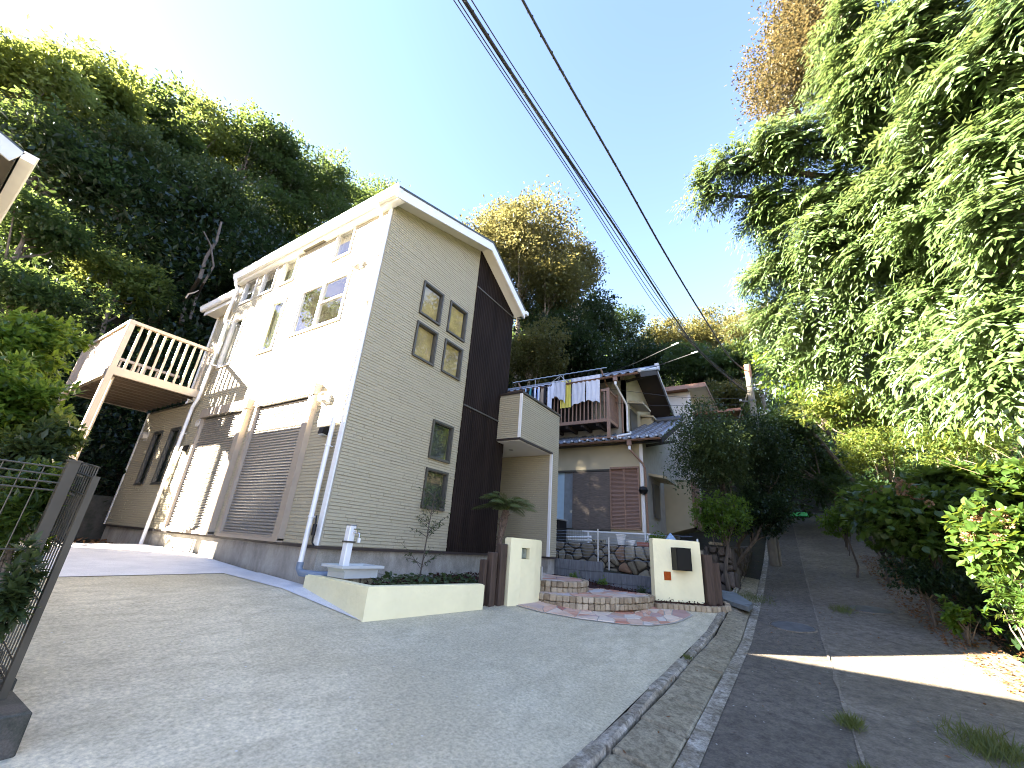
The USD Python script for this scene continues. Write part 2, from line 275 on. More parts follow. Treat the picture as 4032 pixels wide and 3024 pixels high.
leafmat('leaf_palm', [(0, (.09, .12, .032)), (1, (.18, .21, .065))], .3, (.2, .26, .05), tone=.2)
leafmat('flower_dry', [(0, (.24, .15, .08)), (1, (.40, .27, .17))], .2, (.3, .15, .08), tone=.2)

# ---------------------------------------------------------------- ground, road, driveway
def sheet(poly, h, step=.25):
    """A draped sheet: the grid triangles whose centre lies in poly, plus its exact rim by triangulating clipped cells."""
    from shapely.prepared import prep
    pp = prep(poly); x0, y0, x1, y1 = poly.bounds; out = MB()
    xs = np.arange(math.floor(x0 / step), math.ceil(x1 / step) + 1) * step; ys = np.arange(math.floor(y0 / step), math.ceil(y1 / step) + 1) * step
    for a, b in zip(xs[:-1], xs[1:]):
        for c, d in zip(ys[:-1], ys[1:]):
            cell = sg.box(a, c, b, d)
            if pp.contains(cell): P = [(a, c), (b, c), (b, d), (a, d)]; out.poly([(p[0], p[1], float(h(p[0], p[1]))) for p in P])
            elif pp.intersects(cell):
                q = poly.intersection(cell)
                for gq in getattr(q, 'geoms', [q]):
                    if gq.geom_type == 'Polygon' and gq.area > 1e-6:
                        P = list(gq.convex_hull.exterior.coords)[:-1]
                        out.poly([(p[0], p[1], float(h(p[0], p[1]))) for p in P])
    return out
xs = np.unique(np.concatenate([np.arange(-90, -10, 5.), np.arange(-10, 26, .5), np.arange(26, 50, 1.5), np.arange(50, 140, 6.)]))
ys = np.unique(np.concatenate([np.arange(-90, -16, 5.), np.arange(-16, 16, .5), np.arange(16, 45, 1.5), np.arange(45, 140, 6.)]))
X, Y = np.meshgrid(xs, ys, indexing='ij'); Z = terrain(X, Y); nx, ny = X.shape
I = np.arange(nx * ny).reshape(nx, ny)
put('ground', (np.stack([X, Y, Z], -1).reshape(-1, 3), np.stack([I[:-1, :-1], I[1:, :-1], I[1:, 1:], I[:-1, 1:]], -1).reshape(-1, 4)), 'soil', smooth=True, kind='structure', label='dark leafy soil of the wooded slope and banks')
g0 = lambda dz: (lambda x, y: G(x, y) + dz)
put('driveway', sheet(sg.Polygon([(-2.9, -3.87), (5.55, -3.87), (5.6, -3.5), (4.9, -2.6), (2.7, -1.45), (0, -.9), (0, 1.2), (-.43, 1.27), (-2.9, 1.62)]), g0(0)), 'driveway_concrete', kind='structure', smooth=30, label='weathered grey concrete driveway sloping up to the white house')
put('driveway_edge', sheet(sg.Polygon([(-30, -3.87), (-2.9, -3.87), (-2.9, 1.0), (-30, 1.0)]), g0(-.01), .5), 'driveway_concrete', kind='structure', smooth=30)
put('concrete_apron', sheet(sg.Polygon([(-2.9, 1.62), (-.43, 1.27), (-.03, 1.2), (-.03, 5.4), (-1.09, 5.62), (-2.9, 5.8)]), g0(.006)), 'pale_concrete', kind='structure', smooth=30, label='pale new concrete parking apron beside the shuttered wall')
put('concrete_strip', sheet(sg.Polygon([(-.43, 1.265), (-.25, -1.36), (-.17, -1.30), (.0, 0), (.0, 1.19)]), g0(.007), .2), 'pale_concrete', kind='structure', smooth=30, label='narrow pale concrete strip along the foundation')
xr = np.concatenate([np.arange(-40, -6, 2.), np.arange(-6, 34, .4)])
def road_strip(name, ya, yb, m, dz, label, n=6):
    yy = np.linspace(ya, yb, n); V = np.array([[x, y, float(G(x, y)) + dz + .012 * meshkit.fbm(np.array([x * .8, y * .8, 3.]), 2)] for x in xr for y in yy])
    J = np.arange(len(xr) * n).reshape(len(xr), n)
    put(name, (V, np.stack([J[:-1, :-1], J[1:, :-1], J[1:, 1:], J[:-1, 1:]], -1).reshape(-1, 4)), m, kind='structure', smooth=True, label=label)
road_strip('road', -7.35, -5.312, 'asphalt_old', 0, 'older brownish half of the asphalt lane')
road_strip('road_lane', -5.312, -4.44, 'asphalt', .0, 'dark newer asphalt strip beside the gutter')
xr = np.arange(-12, 26, .12); sw_ = meshkit.fbm(np.stack([xr * 2.2, xr * 0, xr * 0], -1), 4, 3)
V_ = [[x, y, float(G(x, y)) + .010 + .012 * meshkit.fbm(np.array([x * .8, y * .8, 3.]), 2)] for x, q in zip(xr, sw_) for y in (-5.312 - .05 * (q - .25), -5.308 + .04 * (q - .3))]
J_ = np.arange(len(xr) * 2).reshape(-1, 2); put('road_seam', (V_, np.stack([J_[:-1, 0], J_[1:, 0], J_[1:, 1], J_[:-1, 1]], -1)), 'seam', kind='structure', label='pale worn seam between the two asphalt strips')
road_strip('gutter_edge', -4.45, -4.33, 'kerb_concrete', .006, 'chipped pale concrete edge of the gutter', 2)
gt = put('gutter', (lambda m: m)(MB().poly([(-20, -4.34, float(G(-20, -4.2)) - .06), (-20, -3.86, float(G(-20, -3.9)) - .06), (4, -3.86, float(G(4, -3.9)) - .06), (4, -4.34, float(G(4, -4.2)) - .06)]).poly([(4, -4.34, float(G(4, -4.2)) - .06), (4, -3.86, float(G(4, -3.9)) - .06), (8, -3.86, float(G(8, -3.9)) - .06), (8, -4.34, float(G(8, -4.2)) - .06)])), 'dark_joint', kind='structure', label='concrete lid gutter between driveway and road')
def draped(x0, x1, y0, y1, t, dz, c, jit):
    v, f = cbox(x0, x1, y0, y1, 0, t, c, jit); v = v.copy(); v[:, 2] += G(v[:, 0], v[:, 1]) - t + dz; return v, f
x = -6.6
while x < 9.5:
    L = .62 + RNG.uniform(-.015, .015)
    put('gutter_lid', draped(x + .013, x + L - .013, -4.316, -3.996, .07, .008 + RNG.uniform(-.006, .006), .014, .004), 'gutter_concrete', gt)
    put('kerb_block', draped(x + .006, x + L - .006, -3.972, -3.876, .08, .020 + RNG.uniform(-.007, .007), .018, .007), 'kerb_concrete', gt)
    x += L

# ---------------------------------------------------------------- siding, windows
GAB = lambda u, v, d: (u, -d, v)            # gable wall, facing the road side
SID = lambda u, v, d: (-d, u, v)            # shuttered side wall
def holes_poly(h): return unary_union([sg.box(a, c, b, d) for a, b, c, d in h]) if h else sg.Polygon()
def siding(parent, fn, span, z0, z1, holes, seed, row=.0455, per=10):
    """Moulded strip siding in 455 mm boards: every course and every strip is a raised piece."""
    r = np.random.default_rng(seed); z = z0; k = 0
    while z < z1:
        m = MB()
        for q in range(per):
            a, b = z + q * row, z + (q + 1) * row
            if b > z1: break
            u0, u1 = span((a + b) / 2)
            if u1 - u0 < .03: continue
            iv = [(u0, u1)]
            for h0, h1, h2, h3 in holes:
                if h2 < (a + b) / 2 < h3:
                    iv = [s for i0, i1 in iv for s in ((i0, min(i1, h0)), (max(i0, h1), i1)) if s[1] - s[0] > .012]
            for i0, i1 in iv:
                u = i0 - r.uniform(0, .3); 
                while u < i1:
                    L = r.choice([.15, .22, .3, .42, .55]) * r.uniform(.85, 1.15); p0, p1 = max(u, i0), min(u + L, i1); u += L
                    if p1 - p0 < .01: continue
                    d = r.uniform(.005, .012); P = [fn(p0, a + .0025, 0), fn(p1 - .0015, a + .0025, 0), fn(p1 - .0015, b - .0025, 0), fn(p0, b - .0025, 0),
                        fn(p0 + .001, a + .006, d), fn(p1 - .003, a + .006, d), fn(p1 - .003, b - .0055, d), fn(p0 + .001, b - .0055, d)]
                    m.add(P, [[4, 5, 6, 7], [0, 1, 5, 4], [1, 2, 6, 5], [2, 3, 7, 6], [3, 0, 4, 7]])
        if m.n: put('siding_board', m, 'siding', parent)
        z += per * row; k += 1
def window(parent, fn, u0, u1, v0, v1, fm, w=.05, proud=.03, blind=None, mull=(), bars=(), depth=.11, glass='window_glass', label=None, sill=False):
    fr = MB()
    fr.mbox(fn, u0, u1, v1 - w, v1, -.05, proud).mbox(fn, u0, u1, v0, v0 + w, -.05, proud + .006)
    fr.mbox(fn, u0, u0 + w, v0 + w, v1 - w, -.05, proud - .003).mbox(fn, u1 - w, u1, v0 + w, v1 - w, -.05, proud - .003)
    i = w * .4
    for a, b, c, d in ((u0 + w, u1 - w, v1 - w - i, v1 - w), (u0 + w, u1 - w, v0 + w, v0 + w + i), (u0 + w, u0 + w + i, v0 + w + i, v1 - w - i), (u1 - w - i, u1 - w, v0 + w + i, v1 - w - i)): fr.mbox(fn, a, b, c, d, -.045, proud - .018)
    for q in mull: fr.mbox(fn, q - w * .5, q + w * .5, v0 + w, v1 - w, -.045, proud - .008)
    for a, b, q in bars: fr.mbox(fn, a, b, q - w * .3, q + w * .3, -.04, proud - .012)
    wn = put('window', fr, fm, parent, label=label)
    put('pane', MB().poly([fn(u0 + w, v0 + w, -.01), fn(u1 - w, v0 + w, -.01), fn(u1 - w, v1 - w, -.01), fn(u0 + w, v1 - w, -.01)]), glass, wn)
    if blind: put('blind', MB().mbox(fn, u0 + w * .5, u1 - w * .5, v0 + (blind[1] if len(blind) > 1 else .02), v1 - .01, -depth - .02, -depth), blind[0], wn)
    return wn

# ---------------------------------------------------------------- the white house
H = thing('white_house', 'cream two storey house with dark vertical panel and rolled steel shutters', 'house')
RIDGE, EZ = 2.50, 5.74
def roofz(x): return EZ + .315 * x if x < RIDGE else EZ + .315 * RIDGE - .60 * (x - RIDGE)
sideW = [(.98, 1.54, 4.95, 5.63), (2.81, 3.37, 4.95, 5.63), (3.60, 4.18, 4.94, 5.63), (4.44, 5.0, 4.94, 5.62), (2.81, 3.38, 3.35, 4.59), (.78, 2.29, 3.50, 4.54), (4.44, 5.0, 3.33, 4.57)]
gabW = [(.965, 1.515, 3.975, 4.67), (1.725, 2.27, 3.975, 4.68), (.965, 1.51, 3.125, 3.815), (1.725, 2.27, 3.125, 3.815), (1.715, 2.275, 1.49, 2.185), (1.71, 2.28, .655, 1.325)]
slit = [(6.66, 7.17, .85, 2.08), (5.72, 6.23, .85, 2.09)]
gp_ = sg.Polygon([(0, 0), (3.95, 0), (3.95, roofz(3.95) - .05), (RIDGE, roofz(RIDGE) - .05), (0, EZ - .05)])
put('gable_wall', extr(gp_.difference(holes_poly(gabW)), GAB, -.13, 0), 'siding_back', H)
put('side_wall', extr(sg.box(.135, 0, 5.3, EZ - .05).difference(holes_poly(sideW)), SID, -.13, 0), 'siding_back', H)
put('ground_floor_wall', extr(sg.box(5.305, 0, 8.12, 2.65).difference(holes_poly(slit)), SID, -.13, 0), 'siding_back', H)
put('back_wall', MB().box(.135, 3.95, 5.17, 5.298, 0, EZ - .06).box(3.82, 3.945, .135, 5.165, 0, 5.0).box(.135, 3.5, 8.0, 8.118, 0, 2.65).box(0, 3.5, 5.302, 8.0, 2.62, 2.66), 'siding_back', H)
put('upper_rear_wall', MB().box(.38, 3.5, 5.31, 7.2, 2.665, 5.44), 'siding_back', H)
put('floor_slab', MB().box(.14, 3.81, .14, 5.16, 2.55, 2.75).box(.14, 3.81, .14, 5.16, .02, .1), 'room_wall', H)
put('inner_wall', MB().box(.14, 3.8, 2.50, 2.60, 2.76, 5.5).box(2.44, 2.54, .14, 2.49, .11, 2.54), 'room_wall', H)
put('foundation', MB().box(.03, 3.93, .03, 5.3, -1.0, -.012).box(.035, 3.4, 5.3, 8.10, -1.0, -.012), 'foundation_concrete', H)
put('drip_flashing', MB().box(-.022, .0, -.0, 8.13, -.035, .004).box(-.022, 3.95, -.022, .0, -.035, .004), 'brown_flashing', H)
siding(H, GAB, lambda z: (.03, 2.485 if z < roofz(2.485) else 0), .008, roofz(RIDGE), [(a + .0, b, c, d) for a, b, c, d in gabW], 11) if False else None
def gab_span(z):
    if z < EZ - .03: return (.022, 2.485)
    return ((z - EZ + .02) / .315, 2.485)
siding(H, GAB, gab_span, .008, 6.52, gabW, 11)
siding(H, SID, lambda z: (.085, 5.30), .008, 5.72, sideW, 12)
siding(H, SID, lambda z: (5.30, 8.06), .008, 2.62, slit, 13)
siding(H, lambda u, v, d: (.38 - d, u, v), lambda z: (5.31, 7.12), 2.72, 5.44, [], 14)
put('corner_trim', MB().box(-.024, 0, .0, .083, .005, EZ - .03), 'white_trim', H)
put('corner_trim', MB().box(-.02, 0, 8.06, 8.13, .005, 2.64), 'white_trim', H)
put('corner_trim', MB().box(.356, .38, 7.12, 7.2, 2.7, 5.44), 'white_trim', H)
put('joint_strip', MB().mbox(SID, 2.60, 2.612, .01, 5.6, .0, .0125), 'siding_back', H)
# dark vertical-rib panel
def rib(z0f, z1f, u0=2.50, u1=3.955, n=24):
    m = MB(); w = (u1 - u0) / n
    for i in range(n):
        a, b = u0 + i * w, u0 + (i + 1) * w; P = []
        for u, d in ((a, .012), (a + w * .12, .026), (b - w * .12, .026), (b, .012)): P += [(u, d)]
        v = [(u, -d, z0f(u)) for u, d in P] + [(u, -d, z1f(u)) for u, d in P]
        m.add(v, [[j, j + 1, j + 5, j + 4] for j in range(3)])
    m.box(u0 - .012, u0 + .004, -.03, 0, z0f(u0), z1f(u0)); return m
for a, b in ((lambda u: .004, lambda u: 2.69), (lambda u: 2.72, lambda u: 5.46), (lambda u: min(5.49, roofz(u) - .06), lambda u: roofz(u) - .04)):
    put('dark_panel', rib(a, b), 'dark_siding', H)
for z in (2.705, 5.475): put('panel_joint', MB().box(2.48, 3.96, -.042, 0, z - .014, z + .014), 'bronze_frame', H)
put('panel_corner', MB().box(3.952, 3.985, -.03, .4, .0, roofz(3.95) - .05), 'dark_siding', H)
# windows: four side top, tall, wide, casement; gable four plus two; two slits
for i, (a, b, c, d) in enumerate(sideW[:4]): window(H, SID, a, b, c, d, 'silver_frame', .045, blind=('cream_curtain',) if i == 1 else None)
a, b, c, d = sideW[4]; window(H, SID, a, b, c, d, 'silver_frame', .05, blind=('cream_curtain',))
a, b, c, d = sideW[5]; window(H, SID, a, b, c, d, 'silver_frame', .05, mull=(1.545,), bars=((.83, 1.52, 4.04),), label='wide two light window with a cross bar')
a, b, c, d = sideW[6]; window(H, SID, a, b, c, d, 'silver_frame', .045)
sh_ = put('open_sash', MB().bar((-.02, 5.0, 3.40), (-.02, 5.0, 4.50), .03, .03).bar((-.13, 5.03, 3.40), (-.13, 5.03, 4.50), .03, .03).bar((-.02, 5.0, 3.40), (-.13, 5.03, 3.40), .03, .03).bar((-.02, 5.0, 4.50), (-.13, 5.03, 4.50), .03, .03), 'silver_frame', H); put('pane', MB().bar((-.075, 5.015, 3.42), (-.075, 5.015, 4.48), .09, .005, (.11, .03, 0)), 'window_glass', sh_)
for i, (a, b, c, d) in enumerate(gabW):
    window(H, GAB, a, b, c, d, 'bronze_frame', .036, proud=.04, blind=('tan_blind', .02) if i < 4 else ('dark_interior',), depth=.05 if i < 4 else .10)
for a, b, c, d in slit: window(H, SID, a, b, c, d, 'bronze_frame', .045, glass='mirror_glass')
# shutters
for y0, y1 in ((.80, 2.545), (2.83, 4.65)):
    S = put('shutter_frame', MB().mbox(SID, y0, y0 + .15, .02, 2.145, .0, .095).mbox(SID, y1 - .07, y1, .02, 2.145, .0, .095).mbox(SID, y0, y1, .0, .045, .0, .10), 'shutter_frame', H)
    put('shutter_box', cbox(-.125, 0, y0 - .012, y1 + .012, 2.145, 2.33, .008), 'shutter_frame', S)
    put('box_lip', MB().mbox(SID, y0 + .03, y1 - .02, 2.135, 2.147, .02, .11), 'bronze_frame', S)
    n = 46; hh = (2.135 - .07) / n
    for i in range(n):
        z = .07 + i * hh; P = [(0, .012), (hh * .10, .030), (hh * .35, .040), (hh * .62, .037), (hh * .86, .024), (hh, .012)]
        V = [SID(u, z + q, d + .01) for u in (y0 + .15, y1 - .07) for q, d in P]
        put('slat', (V, [[j, j + 1, j + 7, j + 6] for j in range(5)]), 'shutter_slat', S)
    put('bottom_bar', MB().mbox(SID, y0 + .15, y1 - .07, .045, .075, .01, .07).mbox(SID, y0 + .17, y0 + .20, .075, .11, .05, .075), 'shutter_frame', S)
# roof, rakes, soffit, eaves
def rake_pts(y, dz): return [(-.20, y, EZ - .063 + dz), (RIDGE, y, roofz(RIDGE) + dz), (4.06, y, roofz(4.06) + dz)]
def band(name, y0, y1, z0, z1, m, pts=None):
    mb = MB(); p = rake_pts(0, 0)
    for a, b in zip(p[:-1], p[1:]):
        v = [(q[0], y, q[2] + z) for q in (a, b) for y in (y0, y1) for z in (z0, z1)]
        mb.add(v, [[0, 1, 3, 2], [4, 6, 7, 5], [0, 4, 5, 1], [2, 3, 7, 6], [0, 2, 6, 4], [1, 5, 7, 3]])
    return put(name, mb, m, H)
band('roof', -.335, 5.36, .035, .075, 'slate'); band('rake_board', -.325, -.295, -.165, .034, 'white_trim'); band('soffit', -.294, -.001, -.075, -.055, 'cream_soffit'); band('roof_deck', -.29, 5.3, -.05, .03, 'white_trim')
put('rake_gutter_cap', MB().box(4.05, 4.16, -.36, -.18, roofz(4.06) - .05, roofz(4.06) + .04), 'white_pvc', H)
def gutter(parent, x, z, y0, y1):
    P = [(-.0, .10), (-.012, .02), (-.03, .0), (-.075, .0), (-.10, .03), (-.115, .10), (-.128, .112), (-.128, .125), (-.105, .125), (-.09, .035), (-.07, .012), (-.035, .012), (-.02, .03), (-.012, .10)]
    n = len(P); V = [(x + a, y, z + b) for y in (y0, y1) for a, b in P]; m = MB().add(V, [[j, j + 1, n + j + 1, n + j] for j in range(n - 1)])
    for y in (y0, y1): m.add([(x + a, y, z + b) for a, b in ((0, .12), (0, .02), (-.03, 0), (-.075, 0), (-.1, .03), (-.115, .12))], [[0, j, j + 1, j + 1] for j in range(1, 5)])
    return put('gutter', m, 'white_pvc', parent)
gutter(H, -.115, EZ - .085, -.33, 5.32)
put('fascia', MB().box(-.115, -.09, -.29, 5.3, EZ - .15, EZ + .0).box(-.112, .0, -.29, 5.3, EZ - .165, EZ - .145), 'white_trim', H)
put('soffit_vent', MB().box(-.085, -.02, 1.9, 2.6, EZ - .171, EZ - .1655), 'bronze_frame', H)
# rear lower eaves
put('rear_roof', MB().add([(.10, 5.31, 5.50), (.10, 7.42, 5.50), (3.6, 7.42, 6.3), (3.6, 5.31, 6.3), (.10, 5.31, 5.56), (.10, 7.42, 5.56), (3.6, 7.42, 6.36), (3.6, 5.31, 6.36)], [[0, 1, 2, 3], [4, 5, 6, 7], [0, 1, 5, 4], [1, 2, 6, 5]]), 'slate', H)
gutter(H, .10, 5.45, 5.33, 7.44); put('fascia', MB().box(.10, .13, 5.33, 7.38, 5.36, 5.50).box(.131, .38, 5.33, 7.3, 5.38, 5.40), 'white_trim', H)
# downpipes
dp = put('downpipe', MB().tube([(-.18, .20, EZ - .09), (-.18, .20, EZ - .17), (-.10, .18, EZ - .28), (-.085, .165, EZ - .36), (-.085, .165, 2.8), (-.085, .165, -.22)], .032, 10), 'white_pvc', H, smooth=40)
put('elbow', MB().tube([(-.085, .165, -.20), (-.085, .165, -.27), (-.08, .12, -.32), (-.03, -.12, -.325), (.30, -.16, -.33), (.52, -.17, -.34)], .042, 10).tube([(.20, -.155, -.33), (.18, -.2, -.42), (.15, -.22, -.56)], .042, 10), 'blue_grey_pvc', dp, smooth=40)
for z in (4.9, 3.7, 2.55, 1.3, .35): put('bracket', lathe([(.036, -.012), (.040, -.008), (.040, .008), (.036, .012)], (-.085, .165, z), 10).box(-.06, 0, .155, .175, z - .006, z + .006), 'white_pvc', dp)
dp = put('downpipe', MB().tube([(-.18, 5.18, EZ - .09), (-.18, 5.18, EZ - .2), (-.10, 5.20, EZ - .32), (-.10, 5.23, 4.58), (-.10, 5.21, 4.50), (-.10, 5.08, 4.44), (-.10, 5.07, 4.36), (-.10, 5.12, 2.75), (-.10, 5.15, 2.62), (-.09, 5.30, 2.47), (-.08, 5.34, 2.38), (-.08, 5.40, -.30)], .034, 10), 'white_pvc', H, smooth=40)
for z in (5.1, 3.6, 1.9, .6): put('bracket', MB().box(-.12, 0, 5.2 if z > 2 else 5.35, 5.22 if z > 2 else 5.37, z - .006, z + .006), 'white_pvc', dp)
# vents, lamps
def vent(y, z, r=.085, m='silver_frame'):
    mb = lathe([(r * 1.12, -.012), (r * 1.12, .0)], (0, 0, 0), 18); pr = []
    for a in np.linspace(0, np.pi, 11): pr.append((np.cos(a) * r, np.sin(a) * r))
    P = [(q, w) for q, w in pr] + [(-r, -r * .75), (r, -r * .75)]
    out = MB(); d0, d1 = 0, .11; k = 11
    V = [SID(y + q, z + w, d0) for q, w in pr] + [SID(y + q, z + w, d1 - .03 * (w / r) ** 2) for q, w in pr] + [SID(y - r, z - r * .8, 0), SID(y + r, z - r * .8, 0), SID(y - r, z - r * .8, d1 * .9), SID(y + r, z - r * .8, d1 * .9)]
    out.add(V, [[j, j + 1, k + j + 1, k + j] for j in range(k - 1)] + [[k + 5, k + j, k + j + 1, k + j + 1] for j in range(k - 1) if j not in (4, 5)] + [[0, k, 2 * k + 3, 2 * k + 1], [k - 1, 2 * k - 2 + 1, 2 * k + 2, 2 * k], [k, 2 * k - 1, 2 * k + 2, 2 * k + 3]])
    out.mbox(SID, y - r * 1.25, y + r * 1.25, z - r * 1.35, z + r * 1.2, 0, .014)
    return put('vent_hood', out, m, H)
vent(.60, 4.57); vent(.60, 2.09); vent(4.72, 2.06); vent(7.63, 2.03)
for y, z in ((.39, 1.53), (5.06, 1.55)):
    L = put('wall_lamp', MB().mbox(SID, y - .05, y + .05, z - .02, z + .085, 0, .02).add([SID(y - .05, z + .08, .02), SID(y + .05, z + .08, .02), SID(y - .055, z - .06, .02), SID(y + .055, z - .06, .02), SID(y - .055, z + .05, .10), SID(y + .055, z + .05, .10), SID(y - .055, z - .04, .11), SID(y + .055, z - .04, .11)], [[0, 1, 5, 4], [4, 5, 7, 6], [0, 4, 6, 2], [1, 5, 7, 3]]), 'black_metal', H)
    put('lens', MB().mbox(SID, y - .045, y + .045, z - .06, z - .045, .02, .10), 'pale_grey_plastic', L)
put('cable_loop', MB().tube([(-.05, .10, .33), (-.075, .07, .36), (-.08, .05, .30), (-.07, .045, .10), (-.06, .06, .04), (-.06, .0, .0)], .010, 6).tube([(-.075, .055, .26), (-.075, .052, .12)], .026, 7), 'black_metal', H)

# porch box and pillar
PF = lambda u, v, d: (u, -.60 - d, v); PL = lambda u, v, d: (3.72 - d, u, v); PP = lambda u, v, d: (5.21 - d, u, v)
Pp = put('porch', MB().box(3.725, 5.56, -.595, 1.3, 2.27, 3.30).box(5.215, 5.56, -.595, 1.3, 0, 2.269).box(3.99, 5.214, 1.18, 1.3, 0, 2.269), 'siding_back', H)
siding(H, PF, lambda z: (3.72, 5.56) if z > 2.30 else (5.235, 5.56), .008, 3.29, [], 21)
siding(H, PL, lambda z: (-.56, -.005), 2.30, 3.29, [], 22)
siding(H, PP, lambda z: (-.56, 1.18), .008, 2.27, [], 23)
siding(H, lambda u, v, d: (u, 1.18 - d, v), lambda z: (4.55, 5.2), .008, 2.27, [], 24)
put('porch_corner', MB().box(3.696, 3.72, -.622, -.56, 2.305, 3.29), 'white_trim', Pp); put('porch_corner', MB().box(5.19, 5.21, -.618, -.56, .005, 2.26).box(5.209, 5.235, -.618, -.60, .005, 2.26), 'white_trim', Pp)
put('porch_cap', MB().box(3.685, 5.59, -.635, .0, 3.30, 3.345), 'brown_flashing', Pp)
put('porch_drip', MB().box(3.695, 5.22, -.625, -.575, 2.262, 2.303).box(3.695, 3.75, -.575, .0, 2.262, 2.303), 'brown_flashing', Pp)
put('porch_ceiling', MB().box(3.75, 5.21, -.575, 1.18, 2.25, 2.264), 'white_trim', Pp)
put('downlight', lathe([(.0, -.004), (.05, -.004), (.055, .0)], (4.5, .1, 2.249), 14), 'steel', Pp)
put('porch_drip', MB().box(5.19, 5.57, -.62, .9, -.03, .004), 'brown_flashing', Pp)
put('porch_foundation', MB().box(5.24, 5.55, -.58, 1.3, -.9, -.03).box(3.96, 5.24, .15, 1.3, -.9, -.2), 'foundation_concrete', Pp)
D = put('front_door', MB().box(4.0, 4.5, 1.10, 1.17, -.18, 2.0), 'brown_flashing', H)
put('door_frame', MB().box(3.97, 4.0, 1.08, 1.18, -.19, 2.05).box(4.5, 4.55, 1.08, 1.18, -.19, 2.05).box(3.97, 4.55, 1.08, 1.18, 2.0, 2.06), 'silver_frame', D)

# balcony
B = thing('timber_look_balcony', 'beige railed balcony on tall posts at the left end of the white house', 'balcony', (0, 0, 0))
def bal_part(n, mb, m='beige_aluminium', lab=None): return put(n, mb, m, B, label=lab)
for y in (5.42, 8.33): bal_part('post', MB().box(-1.575, -1.475, y - .05, y + .05, float(G(-1.5, y)) - .05, 3.80))
bal_part('drain_pipe', MB().tube([(-1.43, 5.5, 2.68), (-1.43, 5.5, -.3)], .02, 6), 'shutter_frame')
bal_part('beam', MB().box(-1.475, -.02, 5.375, 5.435, 2.70, 2.86)); bal_part('beam', MB().box(-1.475, -.02, 8.30, 8.36, 2.70, 2.86)); bal_part('beam', MB().box(-1.56, -1.49, 5.47, 8.28, 2.70, 2.86))
bal_part('top_rail', MB().box(-1.58, .0, 5.365, 5.445, 3.785, 3.85)); bal_part('top_rail', MB().box(-1.58, -1.47, 5.446, 8.38, 3.788, 3.85)); bal_part('top_rail', MB().box(-1.46, .36, 8.29, 8.37, 3.785, 3.85))
for i in range(10): bal_part('baluster', MB().box(-.125 - .1365 * i - .019, -.125 - .1365 * i + .019, 5.385, 5.425, 2.86, 3.786))
for i in range(24): bal_part('baluster', MB().box(-1.545, -1.505, 5.56 + .115 * i - .019, 5.56 + .115 * i + .019, 2.86, 3.786))
for i in range(11): bal_part('baluster', MB().box(-.12 - .125 * i - .018, -.12 - .125 * i + .018, 8.31, 8.35, 2.86, 3.786))
bal_part('low_rail', MB().box(-1.47, -.2, 8.0, 8.04, 3.10, 3.16).box(-1.3, -1.24, 7.99, 8.05, 2.8, 3.1).box(-.5, -.44, 7.99, 8.05, 2.8, 3.1), 'beige_aluminium')
for i in range(10): bal_part('deck_board', MB().box(-1.488, -.02, 5.445 + .285 * i, 5.445 + .285 * i + .27, 2.765, 2.80), 'deck_under')
for i in range(10): bal_part('joist', MB().box(-1.488, -.02, 5.445 + .285 * i + .22, 5.445 + .285 * i + .265, 2.705, 2.764), 'deck_under')

# ---------------------------------------------------------------- front garden
def wallpoly(pts, t):
    return sg.LineString(pts).buffer(t / 2, cap_style='flat', join_style='mitre')
UP = lambda u, v, d: (u, v, d)
def render_wall(name, poly, z0, z1, label, cat, ch=.012):
    t = thing(name, label, cat)
    a = extr(poly.buffer(0), UP, z0, z1 - ch); b = extr(poly.buffer(-ch), UP, z1 - ch - .001, z1)
    m = a; v, f = b.mesh(); m.add(v, f)
    put('wall', m, 'cream_render', t); return t
planter = render_wall('planter', sg.Polygon([(-.09, -.01), (-.25, -1.36), (1.46, -1.615), (1.475, -1.49), (-.10, -1.245), (.03, -.03)]), -.95, -.325, 'low cream rendered planter wall in front of the gable', 'planter')
put('soil_bed', sheet(sg.Polygon([(.02, -.05), (-.09, -1.22), (1.45, -1.45), (2.9, -.9), (3.6, -.05)]), lambda x, y: -.43 + .03 * math.sin(5 * x) * math.cos(6 * y) + .04 * (x > 1.6) , .2), 'mulch', kind='stuff', label='dark reddish bark mulch in the planter bed')
def quad_leaves(c, n_dir, up, L, W, fold=.18, six=False):
    """Leaves at c pointing along n_dir, width across, slightly folded; six=True gives a rounder outline."""
    n_dir = n_dir / np.linalg.norm(n_dir, axis=1, keepdims=True); s = np.cross(n_dir, up); s /= np.maximum(np.linalg.norm(s, axis=1, keepdims=True), 1e-6); nn = np.cross(s, n_dir)
    L = np.broadcast_to(L, len(c))[:, None]; W = np.broadcast_to(W, len(c))[:, None]; k = len(c); i = np.arange(k)[:, None]
    if six:
        V = np.stack([c, c + n_dir * L * .3 + s * W * .5 + nn * W * fold, c + n_dir * L * .68 + s * W * .44 + nn * W * fold, c + n_dir * L, c + n_dir * L * .68 - s * W * .44 + nn * W * fold, c + n_dir * L * .3 - s * W * .5 + nn * W * fold], 1).reshape(-1, 3)
        F = np.concatenate([i * 6 + np.array([[0, 1, 2]]), i * 6 + np.array([[0, 2, 3]]), i * 6 + np.array([[0, 3, 4]]), i * 6 + np.array([[0, 4, 5]])])
    else:
        V = np.stack([c, c + n_dir * L * .5 + s * W * .5 + nn * W * fold, c + n_dir * L, c + n_dir * L * .5 - s * W * .5 + nn * W * fold], 1).reshape(-1, 3)
        F = np.concatenate([i * 4 + np.array([[0, 1, 2]]), i * 4 + np.array([[0, 2, 3]])])
    return V, F
def rdir(r, n): v = r.normal(size=(n, 3)); return v / np.linalg.norm(v, axis=1, keepdims=True)
